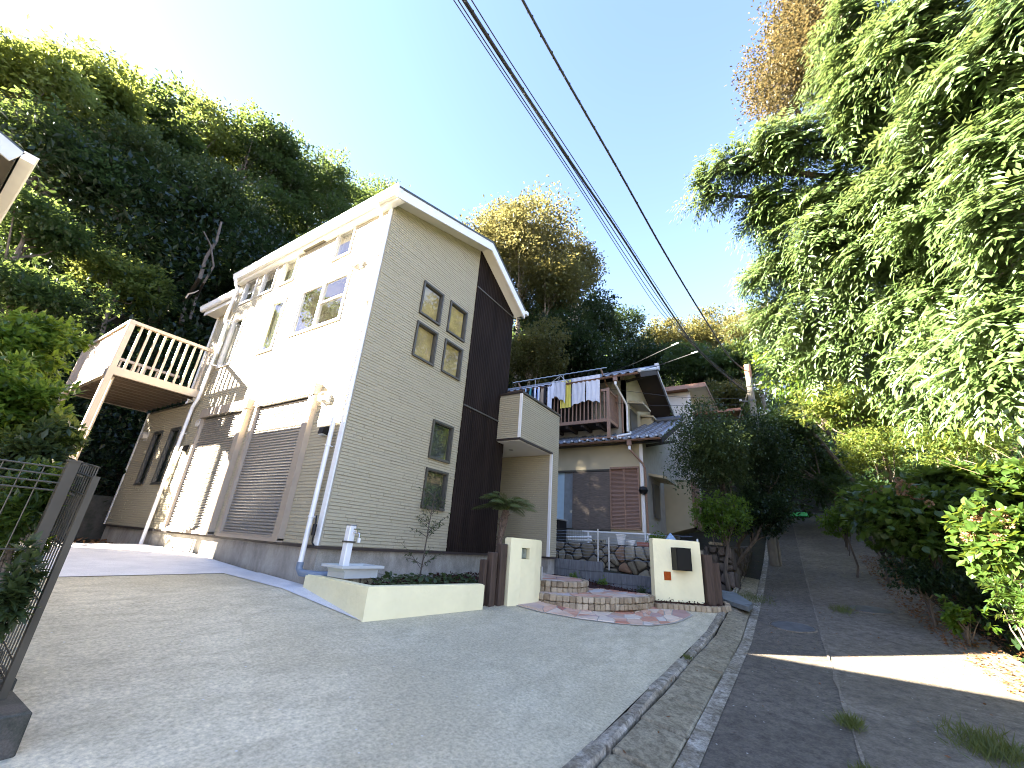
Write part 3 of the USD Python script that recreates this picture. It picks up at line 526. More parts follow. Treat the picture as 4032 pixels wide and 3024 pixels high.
def scatter_ground(r, poly, n, h):
    x0, y0, x1, y1 = poly.bounds; P = []
    while len(P) < n:
        q = r.uniform((x0, y0), (x1, y1))
        if poly.contains(sg.Point(q)): P.append((q[0], q[1], float(h(*q))))
    return np.array(P)
r = np.random.default_rng(31)
bed = sg.Polygon([(.6, -.25), (.05, -1.15), (1.35, -1.38), (2.3, -1.0), (2.6, -.4)])
P = scatter_ground(r, bed, 520, lambda x, y: -.39 + r.uniform(-.01, .07)); d = rdir(r, 520); d[:, 2] = np.abs(d[:, 2]) * .35
V, F = quad_leaves(P, d, np.array([0, 0, 1.]), r.uniform(.05, .11, 520), r.uniform(.04, .075, 520), .1, True)
put('ground_cover', (V, F), 'leaf_shrub', kind='stuff', label='round leaved ground cover over the planter mulch')
P = scatter_ground(r, sg.Polygon([(.3, -.3), (.05, -1.15), (1.35, -1.38), (3.2, -.5), (3.3, -.1)]), 500, lambda x, y: -.40 + r.uniform(0, .04) + .04 * (x > 1.6)); d = rdir(r, 500); d[:, 2] *= .4
put('bark_chips', quad_leaves(P, d, rdir(r, 500), r.uniform(.03, .07, 500), r.uniform(.02, .04, 500)), 'mulch', kind='stuff', label='loose bark chips in the planter bed')
# bay shrub in the planter
t = thing('young_shrub', 'young sparse shrub with narrow leaves growing in the cream planter', 'shrub', (1.66, -.25, -.42))
mb = MB(); tips = []
r = np.random.default_rng(5)
main = [np.array([0, 0, 0.]), np.array([.03, 0, .35]), np.array([.05, 0, .75]), np.array([.10, 0, 1.35])]
mb.tube(main, [.013, .011, .009, .004], 6)
for k in range(26):
    q = r.uniform(.12, 1); s = np.array([np.interp(q * 1.35, [0, .35, .75, 1.35], [m[j] for m in main]) for j in range(3)])
    a = r.uniform(0, 6.28); L = r.uniform(.18, .5) * (1.15 - .6 * q); e = s + np.array([math.cos(a) * L, math.sin(a) * L * .7, L * r.uniform(.25, .9)])
    mb.tube([s, (s + e) / 2 + (0, 0, .02), e], [.005, .004, .002], 4); tips.append((s, e))
put('stem', mb, 'bark', t)
c = np.array([s + (e - s) * u + r.normal(0, .015, 3) for s, e in tips for u in r.uniform(.25, 1.05, 17)]); d = rdir(r, len(c)); d[:, 2] += .2
put('foliage', quad_leaves(c, d, rdir(r, len(c)), r.uniform(.04, .075, len(c)), r.uniform(.012, .02, len(c)), .1), 'leaf_shrub', t)
# water stand and basin
t = thing('water_stand', 'white garden tap pillar with steel tap standing over a grey basin', 'tap', (.09, -.46, -.18))
put('pillar', cbox(-.045, .045, -.045, .045, -.25, .45, .008), 'white_pvc', t); put('pillar_cap', cbox(-.048, .048, -.048, .048, .45, .46, .003), 'steel', t)
put('strap', MB().box(-.06, .07, -.05, .05, .25, .27), 'bronze_frame', t)
tp = put('tap', MB().tube([(.02, -.045, .37), (.02, -.12, .37), (.03, -.15, .36), (.03, -.155, .31)], [.014, .013, .012, .012], 8), 'steel', t, smooth=40)
put('tap_handle', MB().tube([(-.03, -.10, .41), (.06, -.10, .41)], .008, 6).tube([(.015, -.10, .37), (.015, -.10, .415)], .01, 6), 'steel', tp)
put('hose_nozzle', lathe([(.0, -.05), (.018, -.05), (.02, .0), (.0, .0)], (.03, -.155, .31), 10), 'white_pvc', tp)
t = thing('garden_basin', 'pale grey square basin on a stone block beneath the garden tap', 'basin', (.2, -.49, -.18))
bz = lambda x0, x1, y0, y1, z, w: [(x0, y0, z), (x1, y0, z), (x1, y1, z), (x0, y1, z)]
o1, o2 = np.array(bz(-.30, .33, -.20, .20, 0, 0)), np.array(bz(-.22, .27, -.16, .16, -.14, 0)); i1 = np.array(bz(-.27, .30, -.17, .17, 0, 0)); i2 = np.array(bz(-.20, .25, -.14, .14, -.11, 0))
V = np.vstack([o1, o1 - (0, 0, .03), o2 + (0, 0, .11), o2, i1, i2]); F = []
for a, b in ((0, 4), (4, 8), (8, 12), (0, 16), (16, 20)):
    for j in range(4): F.append([a + j, a + (j + 1) % 4, b + (j + 1) % 4, b + j])
F += [[12, 13, 14, 15], [20, 21, 22, 23]]
put('bowl', (V, F), 'pale_grey_plastic', t); put('block', cbox(-.20, .05, -.12, .14, -.30, -.142, .006), 'gutter_concrete', t); put('block', cbox(.07, .25, -.12, .14, -.30, -.142, .006), 'gutter_concrete', t)
# sleepers and cobble post left of gate wall
def sleeper(x, y, z1, w, d, label, rz=0, dz=0):
    t = thing('sleeper_post', label, 'post', (x, y, float(G(x, y)) - .1), rz); put('timber', cbox(-w / 2, w / 2, -d / 2, d / 2, 0, z1 - float(G(x, y)) + .1, .008, .001), 'wood_sleeper', t)
sleeper(1.60, -1.47, -.03, .075, .09, 'shortest brown timber sleeper at the end of the planter')
sleeper(1.715, -1.53, .07, .125, .10, 'middle brown timber sleeper beside the cobble column')
sleeper(1.895, -1.56, .19, .155, .10, 'tall brown timber sleeper against the cream gate wall with glass block')
t = thing('cobble_column', 'slim column of stacked tan cobbles between two timber sleepers', 'column', (1.80, -1.50, 0))
for k in range(8): put('cobble', cbox(-.022, .022, -.05, .04, -.72 + k * .09, -.72 + k * .09 + .083, .008, .002), 'cobble', t)
put('mortar_core', MB().box(-.015, .015, -.035, .035, -.72, -.01), 'mortar', t)
# curved gate wall with glass block
gw = [(1.985, -1.60), (2.20, -1.655), (2.41, -1.685), (2.55, -1.695), (2.73, -1.675), (2.86, -1.62), (2.97, -1.52), (3.04, -1.40)]
t = thing('gate_wall', 'curved cream gate wall with a small glass block', 'wall')
cut = sg.box(2.195, -1.9, 2.385, -1.2)
gpoly = wallpoly(gw, .13)
mb = extr(gpoly, UP, -.9, -.0); 
for p, a, b in ((gpoly.difference(cut), -.001, .155), (gpoly, .154, .27), (gpoly.buffer(-.012), .269, .285)):
    v, f = extr(p, UP, a, b).mesh(); mb.add(v, f)
put('wall', mb, 'cream_render', t)
put('glass_block', cbox(2.20, 2.38, -1.70, -1.63, .005, .15, .012), 'glass_block', t)
put('intercom_plate', cbox(2.80, 2.835, -1.745, -1.70, -.30, -.10, .004), 'grey_box', t)
# mailbox wall
A = np.array([4.87, -2.94]); Bq = np.array([5.53, -3.64]); U = (Bq - A) / np.linalg.norm(Bq - A); N = np.array([-U[1], U[0]]); N = -N if N @ (CAM[:2] - A) < 0 else N
MW = lambda u, v, d: (A[0] + U[0] * u + N[0] * d, A[1] + U[1] * u + N[1] * d, v)
t = thing('mailbox_wall', 'square cream rendered wall carrying the black mailbox', 'wall')
put('wall', MB().mbox(MW, 0, .965, -.85, .475, -.13, 0).mbox(MW, .01, .955, .475, .488, -.12, -.01), 'cream_render', t)
put('glass_inset', MB().mbox(MW, .19, .325, -.215, -.07, -.01, .006), 'orange_glass', t); put('inset_rim', MB().mbox(MW, .18, .335, -.225, -.216, 0, .004).mbox(MW, .18, .335, -.069, -.06, 0, .004), 'cream_render', t)
t = thing('mailbox', 'black square mailbox mounted on the cream wall', 'mailbox')
put('body', MB().mbox(MW, .36, .66, -.035, .35, .001, .17), 'black_metal', t); put('door', MB().mbox(MW, .375, .645, -.02, .335, .171, .180), 'black_metal', t); put('flap', MB().mbox(MW, .365, .655, .337, .352, .10, .186), 'black_metal', t)
for x, y, z1, lab in ((5.60, -3.73, .27, 'taller brown timber sleeper right of the mailbox wall'), (5.76, -3.82, .14, 'shorter brown timber sleeper at the road corner')): sleeper(x, y, z1, .17, .10, lab, math.degrees(math.atan2(U[1], U[0])))
# kerb of cobbles and mulch around the mailbox wall
cp = [(4.55, -3.02), (4.80, -3.25), (5.05, -3.52), (5.30, -3.78), (5.50, -3.93), (5.72, -4.0), (5.92, -3.96), (6.0, -3.82)]
t = thing('cobble_kerb', 'low kerb of tan cobbles around the mailbox wall bed', 'kerb')
ln = sg.LineString(cp); k = 0
while k * .105 < ln.length:
    p = ln.interpolate(k * .105 + .05); q = ln.interpolate(k * .105 + .06); a = math.atan2(q.y - p.y, q.x - p.x); v, f = cbox(-.047, .047, -.045, .045, 0, .10, .012, .003); z = float(G(p.x, p.y)) - .01
    put('cobble', (np.stack([p.x + v[:, 0] * math.cos(a) - v[:, 1] * math.sin(a), p.y + v[:, 0] * math.sin(a) + v[:, 1] * math.cos(a), v[:, 2] + z], 1), f), 'cobble', t); k += 1
mbed = sg.Polygon(cp + [(5.5, -3.3), (5.0, -2.7)])
put('mulch_bed', sheet(mbed, lambda x, y: G(x, y) + .055, .15), 'mulch', kind='stuff', label='red brown bark mulch at the foot of the mailbox wall')
r = np.random.default_rng(8); P = scatter_ground(r, mbed, 260, lambda x, y: G(x, y) + .06 + r.uniform(0, .03)); d = rdir(r, 260); d[:, 2] *= .4
put('mulch_chips', quad_leaves(P, d, rdir(r, 260), r.uniform(.03, .06, 260), r.uniform(.02, .035, 260)), 'mulch', kind='stuff', label='loose bark chips by the mailbox wall')
# paving: flagstone fan, lower step, upper step
def voronoi_cells(poly, n, seed, relax=1, stretch=(1, 1)):
    from scipy.spatial import Voronoi
    r = np.random.default_rng(seed); x0, y0, x1, y1 = poly.bounds; P = []
    while len(P) < n:
        q = r.uniform((x0, y0), (x1, y1))
        if poly.contains(sg.Point(q)): P.append(q)
    P = np.array(P); s = np.array(stretch)
    for _ in range(relax + 1):
        far = np.array([[x0 - 20, y0], [x1 + 20, y0], [(x0 + x1) / 2, y0 - 20], [(x0 + x1) / 2, y1 + 20]])
        vo = Voronoi(np.vstack([P, far]) * s); cells = []
        for i in range(n):
            reg = vo.regions[vo.point_region[i]]
            cells.append(sg.Polygon(vo.vertices[reg] / s).intersection(poly) if -1 not in reg and len(reg) > 2 else sg.Polygon())
        if _ < relax: P = np.array([[c.centroid.x, c.centroid.y] if not c.is_empty else p for c, p in zip(cells, P)])
    return [c for c in cells if not c.is_empty and c.geom_type == 'Polygon' and c.area > .0015]
def flagstones(parent, poly, n, seed, h, t=.02, gap=.008):
    for c in voronoi_cells(poly, n, seed, 0, (1.0, 1.9)):
        q = c.buffer(-gap / 2 - .004, join_style='mitre').simplify(.01)
        if q.is_empty or q.geom_type != 'Polygon': continue
        dz = RNG.uniform(-.003, .004); P = np.array(q.exterior.coords)[:-1]; q2 = q.buffer(-.005, join_style='mitre'); n_ = len(P)
        V = np.vstack([[(a, b, float(h(a, b)) - .03) for a, b in P], [(a, b, float(h(a, b)) + dz) for a, b in P]]); m = MB().add(V, [[j, (j + 1) % n_, n_ + (j + 1) % n_, n_ + j] for j in range(n_)])
        m.poly([(a, b, float(h(a, b)) + dz) for a, b in P]); put('flagstone', m, 'flagstone', parent)
fan = sg.Polygon([(2.16, -1.72), (2.22, -2.06), (2.50, -2.52), (2.91, -2.95), (3.30, -3.22), (3.75, -3.36), (4.25, -3.48), (4.70, -3.55), (4.90, -3.42), (4.75, -3.15), (4.6, -2.7), (3.4, -2.2), (2.9, -1.6), (2.4, -1.62)])
t = thing('paved_fan', 'fan of salmon flagstones spreading onto the grey driveway', 'paving'); put('mortar_bed', sheet(fan.buffer(.03), lambda x, y: G(x, y) + .008, .2), 'mortar', t, smooth=30)
flagstones(t, fan, 70, 3, lambda x, y: G(x, y) + .014)
s1p = sg.Polygon([(2.78, -1.70), (2.84, -2.02), (2.99, -2.26), (3.25, -2.50), (3.54, -2.66), (3.90, -2.81), (4.25, -2.90), (4.62, -2.95), (4.85, -2.90), (5.05, -2.70), (5.1, -1.1), (5.0, -.6), (3.2, -.6), (3.05, -1.4)])
s2p = sg.Polygon([(3.02, -1.36), (3.12, -1.66), (3.32, -1.88), (3.58, -2.0), (3.86, -2.02), (4.16, -1.93), (4.42, -1.75), (4.62, -1.45), (4.70, -1.05), (5.15, -.62), (5.15, .1), (3.99, .1), (3.99, -.6), (3.1, -.6)])
def step(name, poly, z, label, n, seed, zb, arc):
    t = thing(name, label, 'step'); inner = poly.buffer(-.045)
    put('core', extr(inner, UP, zb - .3, z - .012), 'mortar', t)
    flagstones(t, poly.buffer(-.075), n, seed, lambda x, y: z)
    L = sg.LineString(arc); hz = z; k = 0; sp = .098
    while (k + .5) * sp < L.length:
        p = L.interpolate((k + .5) * sp); q = L.interpolate((k + .5) * sp + .01); a = math.atan2(q.y - p.y, q.x - p.x)
        for lv in range(2):
            top = z + .003 - lv * .093; 
            if top < float(zb if np.isscalar(zb) else 0) - 9: continue
            v, f = cbox(-.046, .046, -.05, .035, -.088, 0, .011, .003); o = RNG.uniform(-.004, .004)
            put('cobble', (np.stack([p.x + v[:, 0] * math.cos(a) - (v[:, 1] + .02 + o) * math.sin(a), p.y + v[:, 0] * math.sin(a) + (v[:, 1] + .02 + o) * math.cos(a), v[:, 2] + top], 1), f), 'cobble', t)
        k += 1
step('lower_step', s1p, -.475, 'broad curved lower step of flagstones with cobble edge', 62, 5, -.75, list(s1p.exterior.coords)[0:10])
step('upper_step', s2p, -.315, 'smaller curved upper step of flagstones below the porch', 30, 6, -.55, list(s2p.exterior.coords)[0:9])
# palm
t = thing('small_palm', 'small palm with arching feathery fronds beside the dark panel', 'palm', (2.99, -.72, -.45)); r = np.random.default_rng(17)
tk = [np.array(p) for p in ((0, 0, 0), (.04, 0, .35), (.10, 0, .75), (.17, .0, 1.02), (.22, 0, 1.22))]
mb = MB().tube(tk, [.045, .05, .052, .075, .06], 9)
for k in range(70):
    q = r.uniform(.1, 1); c = np.array([np.interp(q * 1.22, [0, .35, .75, 1.02, 1.22], [p[j] for p in tk]) for j in range(3)]); a = r.uniform(0, 6.28); o = np.array([math.cos(a), math.sin(a), 0]); rr = .05 + .03 * (q > .75)
    mb.tube([c + o * rr * .7, c + o * (rr + .02) + (0, 0, .03)], [.014, .004], 4)
put('trunk', mb, 'palm_bark', t)
top = tk[-1]; fm = MB(); C_, D_, L_ = [], [], []
for k in range(30):
    a = k * 2.399 + r.uniform(-.3, .3); el = r.uniform(.6, 1.45); L = r.uniform(.5, .76); h = np.array([math.cos(a), math.sin(a) * .9, 0]); P = []
    for s in np.linspace(0, 1, 9): P.append(top + h * L * (s * math.cos(el) + .30 * s * s) + np.array([0, 0, L * (s * math.sin(el) * 1.05 - .62 * s * s)]))
    P = np.array(P); fm.tube(P, np.linspace(.007, .002, 9), 4)
    for s in np.linspace(.12, 1, 44):
        p = np.array([np.interp(s, np.linspace(0, 1, 9), P[:, j]) for j in range(3)]); tg = P[min(8, int(s * 8) + 1)] - P[int(s * 8) if s < 1 else 7]; tg /= np.linalg.norm(tg); sd = np.cross(tg, (0, 0, 1)); sd /= np.linalg.norm(sd) + 1e-9
        for sg_ in (-1, 1): C_.append(p); D_.append(tg * .75 + sd * sg_ * .6 + np.array([0, 0, -.4])); L_.append(.20 * math.sin(math.pi * (.12 + .84 * s)) + .03)
put('rachis', fm, 'leaf_palm', t)
put('fronds', quad_leaves(np.array(C_), np.array(D_), np.array([0, 0, 1.]), np.array(L_), .007, .1), 'leaf_palm', t)
# grey split-face block wall behind the steps
t = thing('block_wall', 'low stepped wall of grey ribbed blocks behind the entrance steps', 'wall')
b0, b1 = np.array([5.62, -.42]), np.array([6.0, -3.0]); ub = (b1 - b0) / np.linalg.norm(b1 - b0); nb = np.array([ub[1], -ub[0]]); nb = nb if nb[0] < 0 else -nb
BW = lambda u, v, d: (b0[0] + ub[0] * u + nb[0] * d, b0[1] + ub[1] * u + nb[1] * d, v)
for row, (z0, n, uo) in enumerate(((-.62, 7, 0), (-.42, 7, .0), (-.22, 3, 0))):
    for k in range(n):
        m = MB(); u0 = uo + k * .40
        m.mbox(BW, u0 + .003, u0 + .397, z0 + .003, z0 + .197, -.12, 0)
        for j in range(16): m.mbox(BW, u0 + .006 + j * .0245, u0 + .006 + j * .0245 + .016, z0 + .004, z0 + .196, 0, .006 + .006 * ((j * 7 + k * 3 + row) % 3) / 2)
        put('block', m, 'split_block', t)
r = np.random.default_rng(41); P = scatter_ground(r, sg.Polygon([(4.75, -1.6), (5.45, -.8), (5.9, -2.9), (5.0, -2.75)]), 300, lambda x, y: -.42 + .1 * (y + 1.5) + r.uniform(0, .03)); d = rdir(r, 300); d[:, 2] *= .4
put('strip_mulch', sheet(sg.Polygon([(4.55, -1.3), (5.4, -.6), (5.62, -.45), (6.0, -2.95), (4.95, -2.8), (4.75, -1.9)]), lambda x, y: -.44 + .1 * (y + 1.5), .2), 'mulch', kind='stuff', label='strip of dark mulch between steps and block wall')
put('strip_chips', quad_leaves(P, d, rdir(r, 300), r.uniform(.03, .07, 300), r.uniform(.02, .04, 300)), 'mulch', kind='stuff', label='bark chips before the grey block wall')
def tuft(name, label, cat, c, n, R, L, W, m, r, up=.6, six=False, group=None):
    t = thing(name, label, cat, c, group=group); P = np.stack([r.normal(0, R * .5, n), r.normal(0, R * .5, n), np.abs(r.normal(0, R * .45, n))], 1); d = rdir(r, n); d[:, 2] = np.abs(d[:, 2]) * up + .1
    put('foliage', quad_leaves(P, d, rdir(r, n), r.uniform(.6, 1.1, n) * L, r.uniform(.7, 1.1, n) * W, .15, six), m, t); return t
for i, (x, y, lab) in enumerate(((5.35, -1.15, 'small low green plant nearest the porch pillar in the mulch strip'), (5.45, -1.75, 'bushier low green plant in the middle of the mulch strip'), (5.55, -2.5, 'small upright green plant next to the mailbox wall'))):
    tuft('bed_plant', lab, 'plant', (x, y, -.42 + .1 * (y + 1.5)), 90, .10, .07, .03, 'leaf_bright' if i < 2 else 'leaf_shrub', r, 1.1)

# ---------------------------------------------------------------- rubble walls
def rubble(parent, fn, poly, n, seed, m, dmin=.05, dmax=.10, label=None):
    r = np.random.default_rng(seed)
    for c in voronoi_cells(poly, n, seed, 1):
        q = c.buffer(-.035).buffer(.022)
        if q.is_empty or q.geom_type != 'Polygon' or q.area < .003: continue
        L = q.exterior.length; k = 13; P = np.array([q.exterior.interpolate(i * L / k).coords[0] for i in range(k)]); ce = P.mean(0); d = r.uniform(dmin, dmax)
        R1 = ce + (P - ce) * .94; R2 = ce + (P - ce) * .72; tilt = r.normal(0, .05, 2)
        V = [fn(a, b, -.08) for a, b in P] + [fn(a, b, d * .62) for a, b in R1] + [fn(a, b, d + float(np.dot(tilt, (a - ce[0], b - ce[1]))) + r.normal(0, .004)) for a, b in R2] + [fn(ce[0], ce[1], d + .006)]
        F = [[a * k + j, a * k + (j + 1) % k, (a + 1) * k + (j + 1) % k, (a + 1) * k + j] for a in (0, 1) for j in range(k)] + [[2 * k + j, 2 * k + (j + 1) % k, 3 * k, 3 * k] for j in range(k)]
        put('stone', (np.array(V), F), m, parent, smooth=50)
SW = lambda u, v, d: (7.55 + .04 * (u + 1) - d, u, v)
t = thing('stone_wall', 'rubble retaining wall of rounded grey and brown stones below the tiled house', 'wall')
put('backing', MB().box(7.56, 7.9, -3.45, 1.6, -.8, .385), 'dark_joint', t)
rubble(t, SW, sg.box(-3.4, -.75, 1.2, .39), 74, 4, 'wall_stone')
ST = lambda u, v, d: (8.02 + .5 * (u + 3.6) * 0 - d, u, v)
t = thing('stone_pier', 'dark rough stone end of the retaining wall by the road', 'wall')
put('backing', MB().box(8.06, 14.5, -3.86, -3.32, -.8, .50), 'dark_joint', t)
rubble(t, lambda u, v, d: (8.02 - d, u, v), sg.box(-3.92, -.62, -3.25, .50), 14, 9, 'dark_stone')
rubble(t, lambda u, v, d: (u, -3.88 - d, v), sg.Polygon([(8.05, -.5), (14, .45), (14, .75), (8.05, .5)]), 40, 10, 'dark_stone')
put('cap_stone', cbox(7.98, 8.3, -3.75, -3.45, .52, .59, .015, .004), 'gutter_concrete', t)
# yard surface behind the stone wall
put('yard', MB().box(7.9, 14.2, -3.31, 9, -.5, .375), 'gutter_concrete', kind='structure', label='raised concrete yard of the tiled house')

# ---------------------------------------------------------------- tiled house
FX, UX = 9.3, 9.9
T = thing('tiled_house', 'older beige house with grey tiled roofs and an upstairs laundry balcony', 'house')
FN = lambda u, v, d: (FX - d, u, v); GN = lambda u, v, d: (u, -1.60 - d, v)
fh = sg.box(-1.6, .375, 4.0, 3.55).difference(sg.box(-.56, .80, 2.6, 2.63))
put('front_wall', extr(fh, FN, -.15, 0), 'stucco', T)
put('side_wall', extr(sg.Polygon([(9.45, .375), (14, .375), (14, 5.2), (9.45, 3.6)]), GN, -.15, 0), 'stucco_grey', T)
put('inner_wall', MB().box(10.6, 10.7, -1.4, 4, .4, 3.5), 'dark_interior', T)
put('footing', MB().box(9.26, 9.30, -1.63, 4, .375, .78), 'stucco_grey', T)
put('corner_post', MB().box(9.27, 9.30, -1.63, -1.53, .79, 3.40), 'white_trim', T)
# sliding windows with blinds and louvred shutter case
wn = put('window', MB().mbox(FN, -.56, 2.6, 2.60, 2.66, -.1, .03).mbox(FN, -.56, 2.6, .78, .83, -.1, .04).mbox(FN, .66, .70, .83, 2.6, -.08, .0), 'bronze_frame', T)
put('pane', MB().mbox(FN, 1.03, 2.6, .83, 2.6, -.06, -.05), 'frosted_glass', wn); put('pane', MB().mbox(FN, .62, 1.029, .83, 2.6, -.05, -.04), 'frosted_dark', wn)
put('reed_blind', MB().mbox(FN, -.58, .70, .74, 2.58, .01, .03), 'reed_blind', T); put('reed_blind', MB().mbox(FN, .10, .64, .80, 2.56, .035, .045), 'reed_blind', T)
S = put('shutter_case', MB().mbox(FN, -1.50, -.60, 2.64, 2.70, 0, .10).mbox(FN, -1.50, -1.46, .88, 2.64, 0, .09).mbox(FN, -.62, -.585, .88, 2.64, 0, .09).mbox(FN, -1.5, -.585, .85, .90, 0, .09).mbox(FN, -1.06, -1.02, .9, 2.64, 0, .075).mbox(FN, -1.46, -.62, .9, 2.64, .0, .02), 'brown_wood', T)
for k in range(44):
    z = .905 + k * .0393
    put('louvre', (np.array([FN(u, z + q, d) for u in (-1.46, -.62) for q, d in ((0, .03), (.008, .062), (.032, .05), (.036, .03))]), [[j, j + 1, j + 5, j + 4] for j in range(3)]), 'louvre_brown', S)
# lower roof: slab, tiles
LS = .43
lz = lambda x: 3.47 + LS * (x - 8.86)
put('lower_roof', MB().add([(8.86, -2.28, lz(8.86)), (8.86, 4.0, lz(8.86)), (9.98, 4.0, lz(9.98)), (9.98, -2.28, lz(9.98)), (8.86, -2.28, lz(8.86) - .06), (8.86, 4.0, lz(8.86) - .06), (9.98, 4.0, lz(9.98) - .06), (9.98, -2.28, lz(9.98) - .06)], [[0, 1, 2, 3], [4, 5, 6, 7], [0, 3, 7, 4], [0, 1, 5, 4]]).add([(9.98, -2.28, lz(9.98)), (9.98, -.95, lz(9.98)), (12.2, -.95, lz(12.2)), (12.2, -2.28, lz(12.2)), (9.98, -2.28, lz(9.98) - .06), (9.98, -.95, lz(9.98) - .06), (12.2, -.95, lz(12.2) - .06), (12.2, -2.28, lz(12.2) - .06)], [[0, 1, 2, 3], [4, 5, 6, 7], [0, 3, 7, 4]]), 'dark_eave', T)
def tile(y0, w, xa, xb, zf, lift):
    us = np.linspace(0, 1, 9); pr = .050 * np.sin(us * 2 * np.pi) * (.75 + .25 * np.cos(us * 2 * np.pi)) + .018
    V = [(xa, y0 + u * w, zf(xa) + p + lift) for u, p in zip(us, pr)] + [(xb, y0 + u * w, zf(xb) + p + .012) for u, p in zip(us, pr)] + [(xa + .004, y0 + u * w, zf(xa) + p + lift - .032) for u, p in zip(us, pr)]
    return np.array(V), [[j, j + 1, 9 + j + 1, 9 + j] for j in range(8)] + [[18 + j, 18 + j + 1, j + 1, j] for j in range(8)]
TW = .272
def tiles(xa, ya, yb, rows, zf, e):
    n = int(round((yb - ya) / TW))
    for k in range(rows):
        for j in range(n):
            a = xa + k * e; put('roof_tile', tile(ya + j * TW, TW * 1.01, a - .02, a + e + .015, zf, .036), 'roof_tile', T, smooth=50)
tiles(8.84, -2.26, 2.1, 4, lz, .27); tiles(9.92, -2.26, -.9, 8, lz, .275)
for j in range(16): put('tile_end', lathe([(.0, -.0), (.034, -.004), (.042, -.02), (.042, -.03)], (0, 0, 0), 10).v and (np.array([(8.80 + z_, -2.26 + TW * (j + .30) + x_, lz(8.84) + .058 + y_) for x_, y_, z_ in np.array([[r_ * math.cos(a_), r_ * math.sin(a_), -q_] for r_, q_ in ((.0, .022), (.022, .018), (.036, .006), (.040, -.012)) for a_ in np.linspace(0, 2 * np.pi, 10, endpoint=False)])]), [[i * 10 + q, i * 10 + (q + 1) % 10, (i + 1) * 10 + (q + 1) % 10, (i + 1) * 10 + q] for i in range(3) for q in range(10)]), 'tile_cap', T, smooth=60)
put('ridge_tiles', MB().tube([(12.15, -2.34, lz(12.2) + .09), (12.15, -.95, lz(12.2) + .09)], .11, 10).tube([(12.15, -2.38, lz(12.2) + .12), (12.15, -2.34, lz(12.2) + .12)], .16, 10), 'roof_tile', T, smooth=40)
put('verge_tiles', MB().tube([(8.84, -2.29, lz(8.84) + .04), (12.2, -2.29, lz(12.2) + .04)], .06, 8), 'roof_tile', T, smooth=40)
put('barge_board', MB().bar((8.86, -2.31, lz(8.86) - .09), (12.3, -2.31, lz(12.3) - .09), .03, .16), 'dark_eave', T)
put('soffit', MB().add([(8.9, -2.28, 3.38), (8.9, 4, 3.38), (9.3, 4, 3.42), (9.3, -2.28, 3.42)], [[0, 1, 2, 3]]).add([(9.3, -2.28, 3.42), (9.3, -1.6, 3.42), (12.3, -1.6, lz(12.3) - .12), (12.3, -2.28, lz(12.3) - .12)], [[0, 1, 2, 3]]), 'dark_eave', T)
def hgutter(x, z, y0, y1, m='copper_gutter'):
    a = np.linspace(np.pi, 2 * np.pi, 9); V = [(x + .055 * math.cos(q), y, z + .055 * math.sin(q)) for y in (y0, y1) for q in a]
    return put('gutter', MB().add(V, [[j, j + 1, 10 + j, 9 + j] for j in range(8)]), m, T, smooth=50)
g = hgutter(8.80, 3.44, -2.3, 4.0)
put('hopper', cbox(8.73, 8.87, -1.44, -1.30, 3.24, 3.40, .02), 'copper_gutter', g); put('spout', lathe([(.045, 0), (.045, -.1), (.03, -.12)], (8.80, -1.37, 3.24), 10), 'porcelain', g)
put('downpipe', MB().tube([(8.80, -1.37, 3.15), (9.18, -1.66, 2.75), (9.24, -1.69, 2.62), (9.24, -1.69, .4)], .032, 8), 'brown_wood', T)
put('downpipe', MB().tube([(9.25, -1.60, 2.6), (9.25, -1.60, .4)], .024, 8), 'white_pvc', T)
put('round_lamp', lathe([(.0, -.13), (.10, -.10), (.14, 0), (.10, .09), (0, .12)], (9.20, -1.62, 1.98), 10), 'black_metal', T)
# upper storey
put('upper_wall', extr(sg.Polygon([(-.95, 3.7), (4.6, 3.7), (4.6, 5.9), (-.95, 5.9)]).difference(sg.box(.3, 4.25, 2.4, 5.7)), lambda u, v, d: (UX - d, u, v), -.15, 0), 'stucco_grey', T)
put('upper_gable', extr(sg.Polygon([(9.9, 3.7), (13.2, 3.7), (13.2, 6.0), (11.2, 6.75), (9.9, 6.1)]), lambda u, v, d: (u, -.95 - d, v), -.15, 0), 'stucco', T)
put('balcony_window', MB().box(9.93, 9.96, .3, 2.4, 4.25, 5.7), 'dark_interior', T)
uz = lambda x: 5.70 + .43 * (x - 8.95)
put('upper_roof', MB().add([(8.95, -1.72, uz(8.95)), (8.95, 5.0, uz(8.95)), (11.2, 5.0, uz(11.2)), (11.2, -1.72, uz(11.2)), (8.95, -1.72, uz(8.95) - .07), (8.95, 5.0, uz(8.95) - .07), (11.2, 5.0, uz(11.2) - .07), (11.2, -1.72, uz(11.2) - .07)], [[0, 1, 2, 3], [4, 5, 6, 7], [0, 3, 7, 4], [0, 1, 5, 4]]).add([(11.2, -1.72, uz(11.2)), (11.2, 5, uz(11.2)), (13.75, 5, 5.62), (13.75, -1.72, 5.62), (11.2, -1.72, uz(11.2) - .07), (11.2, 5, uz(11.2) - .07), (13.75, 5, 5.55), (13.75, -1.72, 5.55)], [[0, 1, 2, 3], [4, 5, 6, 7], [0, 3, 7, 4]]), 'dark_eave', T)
tiles(8.93, -1.70, 4.0, 2, uz, .275)
put('ridge_tiles', MB().tube([(11.2, -1.8, uz(11.2) + .08), (11.2, 5, uz(11.2) + .08)], .11, 10), 'roof_tile', T, smooth=40)
